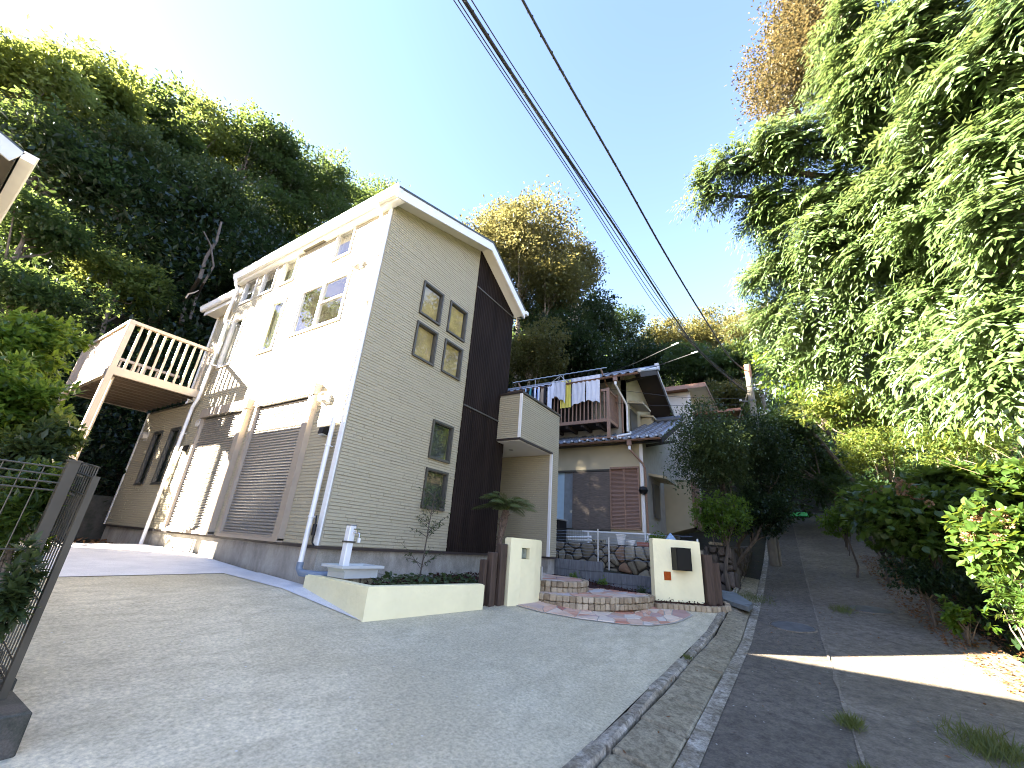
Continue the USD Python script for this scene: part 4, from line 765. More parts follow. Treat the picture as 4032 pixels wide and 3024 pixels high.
put('verge_tiles', MB().tube([(8.93, -1.74, uz(8.93) + .05), (11.2, -1.74, uz(11.2) + .06)], .065, 8).box(11.12, 11.28, -1.86, -1.72, uz(11.2) - .02, uz(11.2) + .24).tube([(11.2, -1.74, uz(11.2) + .06), (13.75, -1.74, 5.67)], .055, 8), 'tile_cap', T, smooth=40)
put('barge_board', MB().bar((8.95, -1.76, uz(8.95) - .10), (11.2, -1.76, uz(11.2) - .10), .03, .17).bar((11.2, -1.76, uz(11.2) - .10), (13.75, -1.76, 5.52), .03, .17), 'dark_eave', T)
g = hgutter(8.90, 5.66, -1.72, 5.0); put('hopper', cbox(8.83, 8.97, -1.02, -.88, 5.46, 5.62, .02), 'copper_gutter', g); put('spout', lathe([(.045, 0), (.045, -.1), (.03, -.12)], (8.9, -.95, 5.46), 10), 'porcelain', g)
put('downpipe', MB().tube([(8.9, -.95, 5.36), (9.75, -1.02, 4.95), (9.82, -1.02, 4.85), (9.82, -1.02, 3.98), (9.6, -1.18, 3.90), (9.35, -1.25, 3.78), (8.95, -.95, 3.62), (8.88, -.99, 3.55)], .034, 8), 'porcelain', T, smooth=40)
put('corner_pipe', MB().tube([(9.84, -.86, 5.3), (9.84, -.86, 3.95)], .035, 8), 'brown_wood', T)
for (x0, x1, y0, z, lab) in ((10.25, 11.3, -.95, 5.15, 0), (11.6, 12.9, -.95, 5.05, 1)):
    put('window_hood', MB().add([(x0, y0, z + .08), (x1, y0, z + .08), (x1, y0 - .5, z - .02), (x0, y0 - .5, z - .02), (x0, y0, z), (x1, y0, z), (x1, y0 - .5, z - .08), (x0, y0 - .5, z - .08)], [[0, 1, 2, 3], [4, 5, 6, 7], [3, 2, 6, 7], [0, 3, 7, 4], [1, 2, 6, 5]]), 'stucco', T)
put('gable_window', MB().box(10.35, 11.1, -1.0, -.95, 4.1, 4.95), 'bronze_frame', T)
put('bay_wall', MB().box(11.7, 12.8, -1.35, -.951, 4.2, 5.0), 'stucco', T)
put('side_window', MB().box(10.3, 11.0, -1.66, -1.60, 1.3, 2.35), 'bronze_frame', T)
put('window_hood', MB().add([(9.95, -1.6, 2.62), (11.4, -1.6, 2.62), (11.4, -2.15, 2.50), (9.95, -2.15, 2.50), (9.95, -1.6, 2.54), (11.4, -1.6, 2.54), (11.4, -2.15, 2.42), (9.95, -2.15, 2.42)], [[0, 1, 2, 3], [4, 5, 6, 7], [3, 2, 6, 7], [0, 3, 7, 4]]), 'stucco', T)
put('side_bay', MB().add([(11.9, -1.6, .9), (11.9, -2.5, 1.15), (11.9, -2.5, 2.7), (11.9, -1.6, 2.7), (13.4, -1.6, .9), (13.4, -2.5, 1.15), (13.4, -2.5, 2.7), (13.4, -1.6, 2.7)], [[0, 1, 2, 3], [4, 5, 6, 7], [1, 5, 6, 2], [0, 4, 5, 1]]), 'stucco', T)
put('bay_frame', MB().box(11.88, 12.0, -2.56, -2.50, 1.1, 2.75).box(12.2, 12.26, -2.56, -2.5, 1.1, 2.75).box(11.88, 13.4, -2.56, -2.5, 1.1, 1.16).box(12.0, 13.4, -2.53, -2.51, 1.16, 2.7), 'brown_wood', T)
put('brace', MB().bar((9.75, -1.64, 3.45), (11.2, -2.2, 3.9), .06, .09).bar((9.95, -1.0, 5.85), (10.7, -1.7, 6.3), .06, .09), 'dark_eave', T)
tb = put('balcony', MB().box(9.02, 9.88, -.64, 3.2, 4.16, 4.20), 'dark_eave', T)
put('beam', MB().box(8.96, 9.02, -.70, 3.2, 4.14, 4.25).box(9.03, 9.88, -.70, -.64, 4.14, 4.25), 'brown_wood', tb)
put('post', MB().box(8.95, 9.03, -.71, -.62, 3.62, 5.30), 'brown_wood', tb); put('post', MB().box(9.80, 9.88, -.71, -.63, 4.2, 5.35), 'brown_wood', tb)
put('sleeper_beam', MB().box(8.92, 9.06, -1.15, .3, 3.57, 3.615), 'brown_wood', tb)
put('top_rail', MB().box(8.96, 9.03, -.62, -.30, 5.20, 5.28).box(8.96, 9.03, -.30, 3.2, 5.20, 5.262).box(9.03, 9.8, -.70, -.64, 5.19, 5.26), 'brown_wood', tb)
for i in range(26): put('baluster', MB().box(8.975, 9.01, -.55 + .143 * i, -.55 + .143 * i + .032, 4.25, 5.20), 'brown_wood', tb)
for i in range(6): put('baluster', MB().box(9.12 + .115 * i, 9.15 + .115 * i, -.685, -.655, 4.25, 5.19), 'brown_wood', tb)
for i in range(6): put('joist', MB().box(9.03, 9.88, -.3 + .55 * i, -.22 + .55 * i, 4.05, 4.159), 'dark_eave', tb)
put('pole_bracket', MB().bar((9.5, -.46, 5.55), (8.90, -.46, 5.98), .04, .05).bar((9.5, 2.85, 5.55), (8.90, 2.85, 5.98), .04, .05), 'brown_wood', tb)
# laundry
t = thing('laundry_pole', 'long silver laundry pole above the upstairs balcony', 'pole'); put('tube', MB().tube([(8.9, -.66, 6.01), (8.9, 3.1, 6.03)], .020, 8), 'steel', t); put('rope', MB().tube([(8.9, 2.6, 5.72), (8.9, .95, 5.74)], .010, 6), 'steel', t)
for y in (.95, 2.1): put('hook', MB().tube([(8.9, y, 6.0), (8.9, y, 5.75)], .008, 6), 'steel', t)
def cloth(name, label, cat, y0, y1, z0, z1, m, x=8.88, slant=0, wav=3., notch=0, seed=0):
    r = np.random.default_rng(seed + 50); nu, nv = 14, 9; V = []
    for i in range(nu + 1):
        for j in range(nv + 1):
            u, v = i / nu, j / nv; dd = .022 * math.sin(u * wav * 6.28 + seed) * (.35 + v) + .012 * math.sin(u * 17 + v * 5 + seed)
            V.append((x + dd, y0 + (y1 - y0) * (.5 + (u - .5) * (1 - .06 * v * (notch > 0))), z1 - (z1 - z0 + slant * (u - .5) - notch * abs(math.sin(u * 6.28))) * v))
    J = np.arange((nu + 1) * (nv + 1)).reshape(nu + 1, nv + 1)
    return put(name, (np.array(V), np.stack([J[:-1, :-1], J[1:, :-1], J[1:, 1:], J[:-1, 1:]], -1).reshape(-1, 4)), m, smooth=True, label=label, cat=cat, group='laundry drying on the balcony')
cloth('drying_sheet', 'pale grey bedsheet rightmost on the laundry pole', 'sheet', -.42, .10, 4.84, 5.80, 'cloth_pale', slant=-.12, seed=1, notch=.05)
cloth('drying_sheet', 'grey bedsheet left of the pale sheet on the laundry pole', 'sheet', .11, .62, 4.82, 5.80, 'cloth_grey', slant=.1, seed=2, notch=.05)
cloth('drying_towel', 'bright yellow towel hanging through the balcony rail', 'towel', .66, 1.06, 4.76, 5.78, 'cloth_yellow', x=8.92, seed=3)
cloth('drying_shirt', 'light grey shirt hanging before the yellow towel', 'shirt', .80, 1.28, 5.02, 5.70, 'cloth_grey', x=8.80, slant=-.3, seed=4, notch=.08)
cloth('drying_shirt', 'white narrow garment with pointed hem beside the yellow towel', 'shirt', 1.24, 1.34, 5.12, 5.72, 'cloth_white', x=8.79, seed=5)
cloth('drying_trousers', 'pale lilac trousers hanging left of the grey shirt', 'trousers', 1.36, 1.54, 4.75, 5.64, 'cloth_pale', x=8.86, seed=6)
for k, (a, w, zb, m, nm, lab) in enumerate(((1.58, .10, 5.0, 'cloth_black', 'garment', 'black garment next to the tan trousers'), (1.70, .14, 4.85, 'cloth_tan', 'trousers', 'tan trousers on the hanger rack'), (1.86, .07, 4.9, 'cloth_white', 'garment', 'white garment between tan and blue washing'), (1.95, .06, 5.0, 'cloth_blue', 'garment', 'blue garment in the packed hanger row'), (2.03, .07, 4.95, 'cloth_white', 'garment', 'white garment left of the blue one'), (2.12, .07, 5.1, 'cloth_navy', 'garment', 'navy garment in the packed hanger row'), (2.21, .08, 5.15, 'cloth_teal', 'garment', 'teal garment in the packed hanger row'), (2.31, .10, 5.1, 'cloth_black', 'garment', 'black garment left of the teal one'), (2.43, .06, 5.2, 'cloth_sky', 'garment', 'pale blue garment leftmost on the rack'))):
    cloth('drying_' + nm, lab, 'clothes', a, a + w, zb, 5.66, m, x=8.84 + .05 * (k % 2), wav=1.2, seed=10 + k)
t = thing('peg_hanger', 'white rectangular peg hanger on the laundry pole', 'hanger'); mb = MB()
for z in (5.70,):
    for a, b in (((8.70, .80, z), (8.70, 1.32, z)), ((9.02, .80, z), (9.02, 1.32, z)), ((8.70, .80, z), (9.02, .80, z)), ((8.70, 1.32, z), (9.02, 1.32, z)), ((8.70, 1.0, z), (9.02, 1.0, z)), ((8.70, 1.16, z), (9.02, 1.16, z))): mb.tube([a, b], .009, 6)
mb.tube([(8.70, .8, z), (8.9, 1.06, 6.0), (9.02, 1.32, z)], .005, 5).tube([(8.70, 1.32, z), (8.9, 1.06, 6.0), (9.02, .80, z)], .005, 5); put('frame', mb, 'white_pvc', t)

# things on the stone wall
t = thing('wire_fence', 'thin wire mesh fence with two pale posts on the block wall', 'fence')
for y, z0, z1 in ((-.88, .0, .73), (-1.17, -.2, .54)): put('post', MB().tube([(7.42, y, z0 - .3), (7.42, y, z1)], .020, 8).tube([(7.42, y, z1), (7.42, y, z1 + .01)], .023, 8), 'silver_frame', t)
for k in range(9): put('wire', MB().tube([(7.41, 1.2, .06 + k * .075), (7.41, -3.2, .06 + k * .075 - (.02 if k < 8 else 0))], .0022, 4), 'steel', t)
put('mesh_panel', (lambda m: [m.tube([(7.47, 1.2 - i * .05, .42), (7.47, 1.2 - i * .05, .70)], .002, 3, False) for i in range(34)] and m)(MB().tube([(7.47, 1.2, .70), (7.47, -.5, .70)], .005, 5)), 'fence_metal', t)
t = thing('drain_rail', 'long white bar along the top of the stone wall', 'bar'); put('bar', MB().box(8.45, 8.52, -1.95, .0, .70, .735), 'white_pvc', t); put('leg', MB().box(8.46, 8.5, -1.9, -1.86, .375, .70), 'white_pvc', t); put('leg', MB().box(8.46, 8.5, -.2, -.16, .375, .70), 'white_pvc', t)
t = thing('storage_box', 'black storage box under the frosted window', 'box'); put('body', cbox(8.6, 9.2, .85, 1.7, .38, 1.02, .02), 'black_metal', t); put('lid', cbox(8.57, 9.22, .82, 1.72, 1.02, 1.06, .012), 'grey_box', t)
for k, (a, b, lab) in enumerate((((7.75, .12, .44), (7.72, -.58, .46), 'white plastic pipe lying lowest on the stone wall'), ((7.72, .14, .50), (7.70, -.58, .545), 'white plastic pipe lying slanted on top of the pile'), ((7.85, .15, .50), (7.84, -.10, .53), 'short white pipe at the back of the pile'))):
    t = thing('plastic_pipe', lab, 'pipe'); put('tube', MB().tube([a, b], .030, 10), 'white_pvc', t, smooth=40)
t = thing('hollow_block', 'grey hollow concrete block with round holes on the stone wall', 'block', (7.86, -.72, .375)); put('body', cbox(-.05, .05, -.2, .2, 0, .12, .008), 'gutter_concrete', t)
for y in (-.1, 0, .1): put('hole', lathe([(.0, 0), (.03, 0)], (0, 0, 0), 10).v and MB().add([(-.052, y + .028 * math.cos(a), .07 + .028 * math.sin(a)) for a in np.linspace(0, 6.28, 10, endpoint=False)], [[0, j, j + 1, j + 1] for j in range(1, 9)]), 'dark_joint', t)
t = thing('planter_bucket', 'tall white square bucket standing on the stone wall', 'bucket', (7.72, -1.40, .375)); V = [(s * a, q * a, z) for a, z in ((.06, 0), (.095, .25), (.105, .25), (.105, .27)) for s, q in ((-1, -1), (1, -1), (1, 1), (-1, 1))]
put('body', (np.array(V), [[k * 4 + j, k * 4 + (j + 1) % 4, k * 4 + 4 + (j + 1) % 4, k * 4 + 4 + j] for k in range(3) for j in range(4)]), 'porcelain', t)
t = thing('flower_pot', 'round white flower pot beside the tall bucket', 'pot', (7.74, -1.64, .375)); put('bowl', lathe([(0, 0), (.07, 0), (.12, .09), (.11, .11), (.13, .13), (.13, .145), (.10, .14), (0, .11)], (0, 0, 0), 16), 'porcelain', t, smooth=40)
t = thing('window_box', 'low terracotta trough beside the round white pot', 'pot', (7.74, -1.95, .375)); put('trough', cbox(-.07, .07, -.14, .14, 0, .11, .012), 'terracotta', t)
r = np.random.default_rng(61)
tuft('potted_bush', 'green and yellow potted bush at the house corner', 'bush', (8.3, -2.22, .42), 420, .26, .10, .045, 'leaf_bright', r, 1.2)
t = thing('blue_sack', 'crumpled pale blue sack behind the mailbox wall', 'sack', (7.8, -2.62, .36)); s_ = trimesh.creation.icosphere(3); v = np.array(s_.vertices); v = v * np.array([.13, .13, .19]) * (1 + .35 * (meshkit.fbm(v * 2.2, 3, 4)[:, None] - .5)) + (0, 0, .17); v[:, :2] *= (1 - .5 * np.clip((v[:, 2:] - .22) / .15, 0, 1)); put('sack', (v, s_.faces), 'blue_sack', t, smooth=50)
t = thing('folded_easel', 'small white folding frame leaning between wall and stone pier', 'frame', (7.5, -3.2, .0)); put('leg', MB().bar((0, .0, -.1), (.1, -.06, .62), .02, .02).bar((0, -.10, -.1), (.1, -.07, .62), .02, .02).bar((.05, -.02, .2), (.05, -.09, .2), .012, .012), 'white_pvc', t)

# ---------------------------------------------------------------- far white house
t = thing('hillside_house', 'white house with rust brown roof edge behind the tiled house', 'house', (15.2, -2.2, 0))
put('wall', MB().box(0, 5, 0, 5.0, 2.5, 7.15), 'white_wall', t); put('corner_board', MB().box(-.03, .06, -.04, .08, 2.5, 7.15), 'silver_frame', t)
put('roof', MB().box(-.5, 5.5, -.75, 5.6, 7.17, 7.30), 'rust_roof', t); put('fascia', MB().box(-.52, -.5, -.77, 5.6, 7.10, 7.27).box(-.5, 5.5, -.77, -.75, 7.10, 7.27), 'copper_gutter', t); put('soffit', MB().box(-.48, 5.4, -.74, -.0, 7.13, 7.169), 'white_trim', t)
put('dark_wing', MB().box(.8, 4.5, -1.2, -.01, 2.0, 6.2), 'dark_eave', t); put('porch_roof', MB().box(.5, 4.7, -1.9, -.01, 6.21, 6.32), 'rust_roof', t)
put('window_rail', MB().box(-.06, 0, 1.0, 2.4, 6.5, 6.54).box(-.06, 0, 1.0, 1.04, 6.0, 6.5), 'silver_frame', t)

# ---------------------------------------------------------------- utility pole and cables
t = thing('utility_pole', 'concrete utility pole with rusty cap and small brackets by the lane', 'pole')
pb, pt = np.array([11.75, -4.62, .1]), np.array([11.30, -4.70, 6.38])
put('shaft', MB().tube([pb + (pt - pb) * s for s in np.linspace(0, .93, 6)], np.linspace(.13, .095, 6), 12), 'pole_concrete', t, smooth=40); put('cap', MB().tube([pb + (pt - pb) * .93, pt], [.10, .098], 12), 'pole_cap', t, smooth=40)
for s, z in ((.88, 0), (.80, 1), (.72, 0), (.66, 1), (.60, 0)):
    c = pb + (pt - pb) * s; b_ = put('band', lathe([(.105, -.03), (.118, -.03), (.118, .03), (.105, .03)], c, 12), 'iron_cover', t); put('bracket', MB().bar(c + (0, .1, 0), c + (-.05, .30 if z else -.30, .02), .04, .04), 'iron_cover', b_); put('insulator', lathe([(0, -.04), (.035, -.03), (.04, .0), (.03, .04), (0, .05)], c + np.array([-.05, .32 if z else -.32, .05]), 10), 'porcelain', b_)
for a, z0, z1 in ((0, .02, .55),): put('conduit', MB().tube([pb + (pt - pb) * .0 + (.0, -.16, 0), pb + (pt - pb) * .5 + (0, -.15, 0)], .03, 8), 'pole_concrete', t, smooth=40)
def cable(label, pts, r_, group='overhead cables over the driveway', spiral=0):
    p = np.array(pts, float); from_ = np.concatenate([[0], np.cumsum(np.linalg.norm(np.diff(p, axis=0), axis=1))]); s = np.linspace(0, from_[-1], 60 if not spiral else 420)
    from scipy.interpolate import PchipInterpolator
    q = PchipInterpolator(from_, p)(s)
    t = thing('overhead_cable', label, 'cable', group=group); put('cable', MB().tube(q, r_, 6), 'cable_rubber', t, smooth=True)
    if spiral:
        a = s / .16 * 2 * np.pi; put('wrap', MB().tube(q + np.stack([0 * a, np.cos(a), np.sin(a)], 1) * (r_ + .004), .006, 4), 'cable_rubber', t)
CB = {
'thickest twisted cable left of the pair': ([(-14, -2.0, 7.3), (-1.45, -2.64, 6.42), (1.5, -2.91, 6.24), (2.8, -3.04, 6.19), (6.5, -3.33, 6.08), (8.5, -3.57, 5.97), (11.32, -4.55, 5.45)], .020, 1),
'thick twisted cable standing alone to the right': ([(-14, -2.7, 7.4), (-1.05, -3.23, 6.52), (2.0, -3.49, 6.4), (4.0, -3.67, 6.28), (7.2, -4.01, 6.14), (10.0, -4.29, 6.2), (11.32, -4.62, 6.2)], .018, 1),
'thin outermost wire at the left of the bundle': ([(-14, -2.0, 7.1), (-1.56, -2.56, 6.32), (1.52, -2.75, 6.3), (3.8, -2.87, 6.25), (6.2, -3.02, 6.2), (8.3, -3.5, 6.0), (11.32, -4.50, 5.7)], .007, 0),
'thin wire second from the left of the bundle': ([(-14, -2.0, 7.2), (-1.52, -2.59, 6.36), (1.52, -2.80, 6.28), (3.8, -2.95, 6.2), (6.2, -3.13, 6.15), (8.3, -3.5, 5.98), (11.32, -4.50, 5.62)], .008, 0),
'thin wire hugging the thickest cable': ([(-14, -2.0, 7.25), (-1.48, -2.62, 6.40), (1.52, -2.86, 6.28), (3.8, -3.03, 6.2), (6.3, -3.24, 6.12), (8.4, -3.53, 5.98), (11.32, -4.52, 5.55)], .009, 0),
'thin wire on the right side of the thickest cable': ([(-14, -2.1, 7.3), (-1.40, -2.70, 6.45), (1.55, -2.97, 6.26), (3.8, -3.15, 6.2), (6.5, -3.38, 6.12), (8.5, -3.60, 6.0), (11.32, -4.55, 5.5)], .008, 0)}
for k_, (p_, r__, s_) in CB.items(): cable(k_, p_, r__, spiral=s_)

t = thing('guy_wire', 'pale guy wire slanting down from the pole', 'cable'); put('wire', MB().tube([(11.35, -4.68, 5.6), (12.4, -3.4, 3.0)], .018, 6), 'pole_concrete', t)
for k, (a, b, lab) in enumerate((((11.4, -4.6, 5.2), (9.0, -.4, 5.35), 'upper thin service wire running to the laundry balcony'), ((11.4, -4.6, 5.0), (9.0, .9, 5.1), 'lower thin service wire running to the laundry balcony'))):
    m_ = (np.array(a) + b) / 2 - (0, 0, .12); t = thing('service_wire', lab, 'cable'); put('wire', MB().tube([a, m_, b], .008, 5), 'cable_rubber', t)
for k, (a, b, lab) in enumerate((((7.61, -3.23, 5.8), (9.6, -.2, 6.05), 'service drop with pale insulator sleeves nearer the ridge'), ((8.35, -3.61, 5.78), (9.9, -.9, 6.1), 'lower service drop with a single pale sleeve'))):
    a = np.array(a); b = np.array(b); t = thing('service_drop', lab, 'cable'); put('wire', MB().tube([a, (a + b) / 2 - (0, 0, .06), b], .010, 5), 'cable_rubber', t); put('sleeve', MB().tube([a, a + (b - a) * .07], .020, 8), 'porcelain', t); put('tail', MB().tube([a, a + (.9, -.3, .1)], .008, 5), 'cable_rubber', t)


# ---------------------------------------------------------------- left boundary: block kerb, mesh fence, neighbouring house
t = thing('fence_footing', 'grey concrete block footing under the mesh fence', 'footing')
for k in range(20): put('block', cbox(-2.98, -2.70, -2.16 + k * .40, -1.765 + k * .40, float(G(-2.8, -1.9 + k * .4)) - .1, float(np.interp(k, [0, 8, 19], [-.66, -.28, -.20])), .008), 'dark_concrete', t)
t = thing('mesh_fence', 'dark grey wire mesh fence with square corner post along the driveway', 'fence')
put('corner_post', MB().box(-2.872, -2.822, -1.78, -1.73, -.72, .44).box(-2.876, -2.818, -1.784, -1.726, .44, .45), 'fence_metal', t)
put('end_post', MB().box(-2.775, -2.745, -1.90, -1.86, -.68, .37), 'fence_metal', t)
fz = lambda y: float(np.interp(y, [-1.9, 1.5, 6], [-.62, -.24, -.18]))
for y in (.15, 2.15, 4.15, 6.0): put('post', MB().box(-2.89, -2.81, y - .04, y + .04, fz(y), fz(y) + 1.08), 'fence_metal', t)
for z in (.02, .10, .36, .62, .88, .98, 1.04):
    for dx in ((0, .05) if z > .8 or z < .15 else (0,)): put('long_wire', MB().tube([(-2.765 - dx, y, fz(y) + z) for y in np.linspace(-1.88, 6, 12)], .0045, 5), 'fence_metal', t)
put('vertical_wires', (lambda m: [m.tube([(-2.76, -1.86 + i * .05, fz(-1.86 + i * .05)), (-2.76, -1.86 + i * .05, fz(-1.86 + i * .05) + 1.04)], .0035, 4, False) for i in range(156)] and m)(MB()), 'fence_metal', t)
t = thing('mesh_fence', 'short return of wire mesh fence running left from the corner post', 'fence')
for z in (.36, .40, -.02, -.32, .28, .32): put('long_wire', MB().tube([(-2.85, -1.76, z), (-7, -1.76 , z)], .0045, 5), 'fence_metal', t)
put('vertical_wires', (lambda m: [m.tube([(-2.95 - i * .075, -1.755, -.7), (-2.95 - i * .075, -1.755, .4)], .003, 4, False) for i in range(54)] and m)(MB()), 'fence_metal', t)
# neighbouring house at the far left
t = thing('neighbour_house', 'neighbouring grey brown house whose white gutter corner juts in at the far left', 'house')
NX, NY0, NY1, NZ = -3.72, 2.40, 8.2, 4.36
put('wall', MB().box(-10.0, NX - .35, NY0 + .35, NY1, -1, NZ - .05), 'neighbor_wall', t)
put('gable', MB().add([(NX - .35, NY0 + .35, NZ - .05), (-10.0, NY0 + .35, NZ - .05), (-6.9, NY0 + .35, NZ + 1.1), (NX - .35, NY1, NZ - .05), (-10, NY1, NZ - .05), (-6.9, NY1, NZ + 1.1)], [[0, 1, 2, 2], [3, 4, 5, 5]]), 'neighbor_wall', t)
put('roof', MB().add([(NX, NY0, NZ + .04), (NX, NY1 + .2, NZ + .04), (-6.9, NY1 + .2, NZ + 1.25), (-6.9, NY0, NZ + 1.25), (NX, NY0, NZ - .04), (NX, NY1 + .2, NZ - .04), (-6.9, NY1 + .2, NZ + 1.17), (-6.9, NY0, NZ + 1.17)], [[0, 1, 2, 3], [4, 5, 6, 7], [0, 3, 7, 4], [1, 2, 6, 5]]).add([(-6.9, NY0, NZ + 1.25), (-6.9, NY1 + .2, NZ + 1.25), (-10.3, NY1 + .2, NZ), (-10.3, NY0, NZ)], [[0, 1, 2, 3]]), 'slate', t)
put('rake_board', MB().bar((NX - .02, NY0 - .015, NZ - .10), (-6.9, NY0 - .015, NZ + 1.10), .03, .20), 'pale_grey_plastic', t)
put('soffit', MB().box(NX - .36, NX - .02, NY0 + .01, NY1, NZ - .16, NZ - .13).box(NX - .05, NX - .02, NY0, NY1 + .2, NZ - .13, NZ + .0), 'bronze_frame', t)
gutter(t, NX + .005 - .0, NZ - .10, NY0 - .02, NY1 + .2) if False else put('gutter', MB().box(NX - .0, NX + .12, NY0 - .03, NY1 + .2, NZ - .09, NZ + .0).box(NX + .0, NX + .135, NY0 - .04, NY1 + .2, NZ + .0, NZ + .02), 'white_pvc', t)
# dark wall behind the apron
t = thing('retaining_wall', 'dark weathered concrete retaining wall behind the parking apron', 'wall'); put('wall', cbox(-9, 3.6, 8.55, 8.75, -.6, .62, .015), 'dark_concrete', t)

# ---------------------------------------------------------------- road details
def cover(x, y, label, R=.30):
    t = thing('manhole_cover', label, 'cover', (x, y, float(G(x, y)) + .014)); sl = (float(G(x + .2, y)) - float(G(x - .2, y))) / .4
    def tip(m): v, f = m.mesh(); v[:, 2] += v[:, 0] * sl; return v, f
    put('lid', tip(lathe([(0, .006), (R * .86, .006), (R * .88, .0)], (0, 0, 0), 26)), 'iron_cover', t); put('rim', tip(lathe([(R * .91, -.004), (R * .91, .004), (R * .96, .004), (R * .97, -.01)], (0, 0, 0), 26)), 'asphalt_old', t)
cover(5.35, -4.95, 'round manhole cover nearest the gutter beyond the sunlit strip', .34); cover(7.6, -6.2, 'round dark manhole cover farther up the lane by the grass', .36)
t = thing('kerb_ramp', 'grey slotted kerb ramp plate lying between stone pier and gutter', 'ramp')
RP = np.array([(7.3, -3.66, -.40), (7.3, -3.97, -.42), (6.15, -4.36, -.505), (5.60, -4.33, -.535), (6.2, -3.87, -.495)])
put('plate', MB().poly(RP).add(np.vstack([RP, RP - (0, 0, .075)]), [[q, (q + 1) % 5, 5 + (q + 1) % 5, 5 + q] for q in range(5)]), 'rubber_ramp', t)
e1 = (RP[1] - RP[2]); e1 /= np.linalg.norm(e1); e2 = RP[4] - RP[3]; e2 /= np.linalg.norm(e2)
for q in range(6):
    for w in range(2):
        o = RP[3] + e2 * (.16 + .075 * q) + np.cross(e2, (0, 0, 1.)) * (.10 + .13 * w) + (0, 0, .006); d2 = np.cross(e2, (0, 0, 1.)) * .10
        put('slot', MB().poly([o, o + e2 * .03, o + e2 * .03 + d2, o + d2]), 'dark_joint', t)
t = thing('green_sheet', 'bright green sheet lying at the far end of the lane', 'sheet'); put('sheet', MB().add([(23.6, -4.9, 2.64), (23.8, -6.1, 2.68), (26.2, -6.1, 3.12), (25.6, -4.95, 3.0)], [[0, 1, 2, 3]]).add([(23.6, -4.9, 2.60), (23.8, -6.1, 2.64), (26.2, -6.1, 3.08), (25.6, -4.95, 2.96)], [[0, 1, 2, 3]]), 'green_sheet', t)
r = np.random.default_rng(71)
def grass(label, x, y, n, R, L):
    P = np.stack([x + r.normal(0, R, n), y + r.normal(0, R * .6, n), np.zeros(n)], 1); P[:, 2] = G(P[:, 0], P[:, 1]) + .01; d = rdir(r, n); d[:, 2] = np.abs(d[:, 2]) + .5
    put('grass_tuft', quad_leaves(P, d, rdir(r, n), r.uniform(.5, 1.1, n) * L, .007, .1), 'leaf_grass', label=label, cat='grass', kind='stuff')
grass('dry grass tuft growing from the asphalt seam nearest the camera side', .35, -5.31, 240, .05, .09); grass('dry grass tuft farther along the asphalt seam', 1.30, -5.31, 260, .06, .11); grass('green grass tuft beside the far manhole cover', 7.1, -5.75, 260, .16, .12); grass('sunlit grass patch at the lower right road edge', 1.45, -6.1, 800, .16, .13); grass('small green weed in the gutter joint', 2.2, -3.95, 90, .03, .06); grass('weeds along the gutter below the stone pier', 7.2, -4.3, 500, .30, .10); grass('weeds beside the grey kerb ramp', 6.5, -3.62, 400, .20, .12)
lit = sg.Polygon([(2.2, -6.9), (5, -6.75), (9, -6.7), (14, -6.8), (14, -7.7), (2.2, -8.0)])
P = scatter_ground(r, lit, 3600, lambda x, y: float(max(G(x, y) + .012, terrain(x, y))) + .01); d = rdir(r, 3600); d[:, 2] *= .35
put('leaf_litter', quad_leaves(P, d, rdir(r, 3600), r.uniform(.03, .075, 3600), r.uniform(.015, .035, 3600), .25), 'leaf_dry', kind='stuff', label='brown fallen leaves along the right edge of the lane')
P = scatter_ground(r, sg.box(-3, -7, 12, -3.9), 170, lambda x, y: float(G(x, y)) + .016); d = rdir(r, 170); d[:, 2] *= .2
put('fallen_leaves', quad_leaves(P, d, rdir(r, 170), r.uniform(.02, .04, 170), r.uniform(.01, .02, 170), .2), 'leaf_dry', kind='stuff', label='scattered small leaves on the asphalt')
P = scatter_ground(r, sg.box(-2.6, 5.7, 2.5, 8.3), 420, lambda x, y: float(terrain(x, y)) + .06); d = rdir(r, 420); d[:, 2] *= .5
put('debris', quad_leaves(P, d, rdir(r, 420), r.uniform(.05, .14, 420), r.uniform(.03, .06, 420), .25), 'leaf_dry', kind='stuff', label='dry leaves and twigs behind the apron')

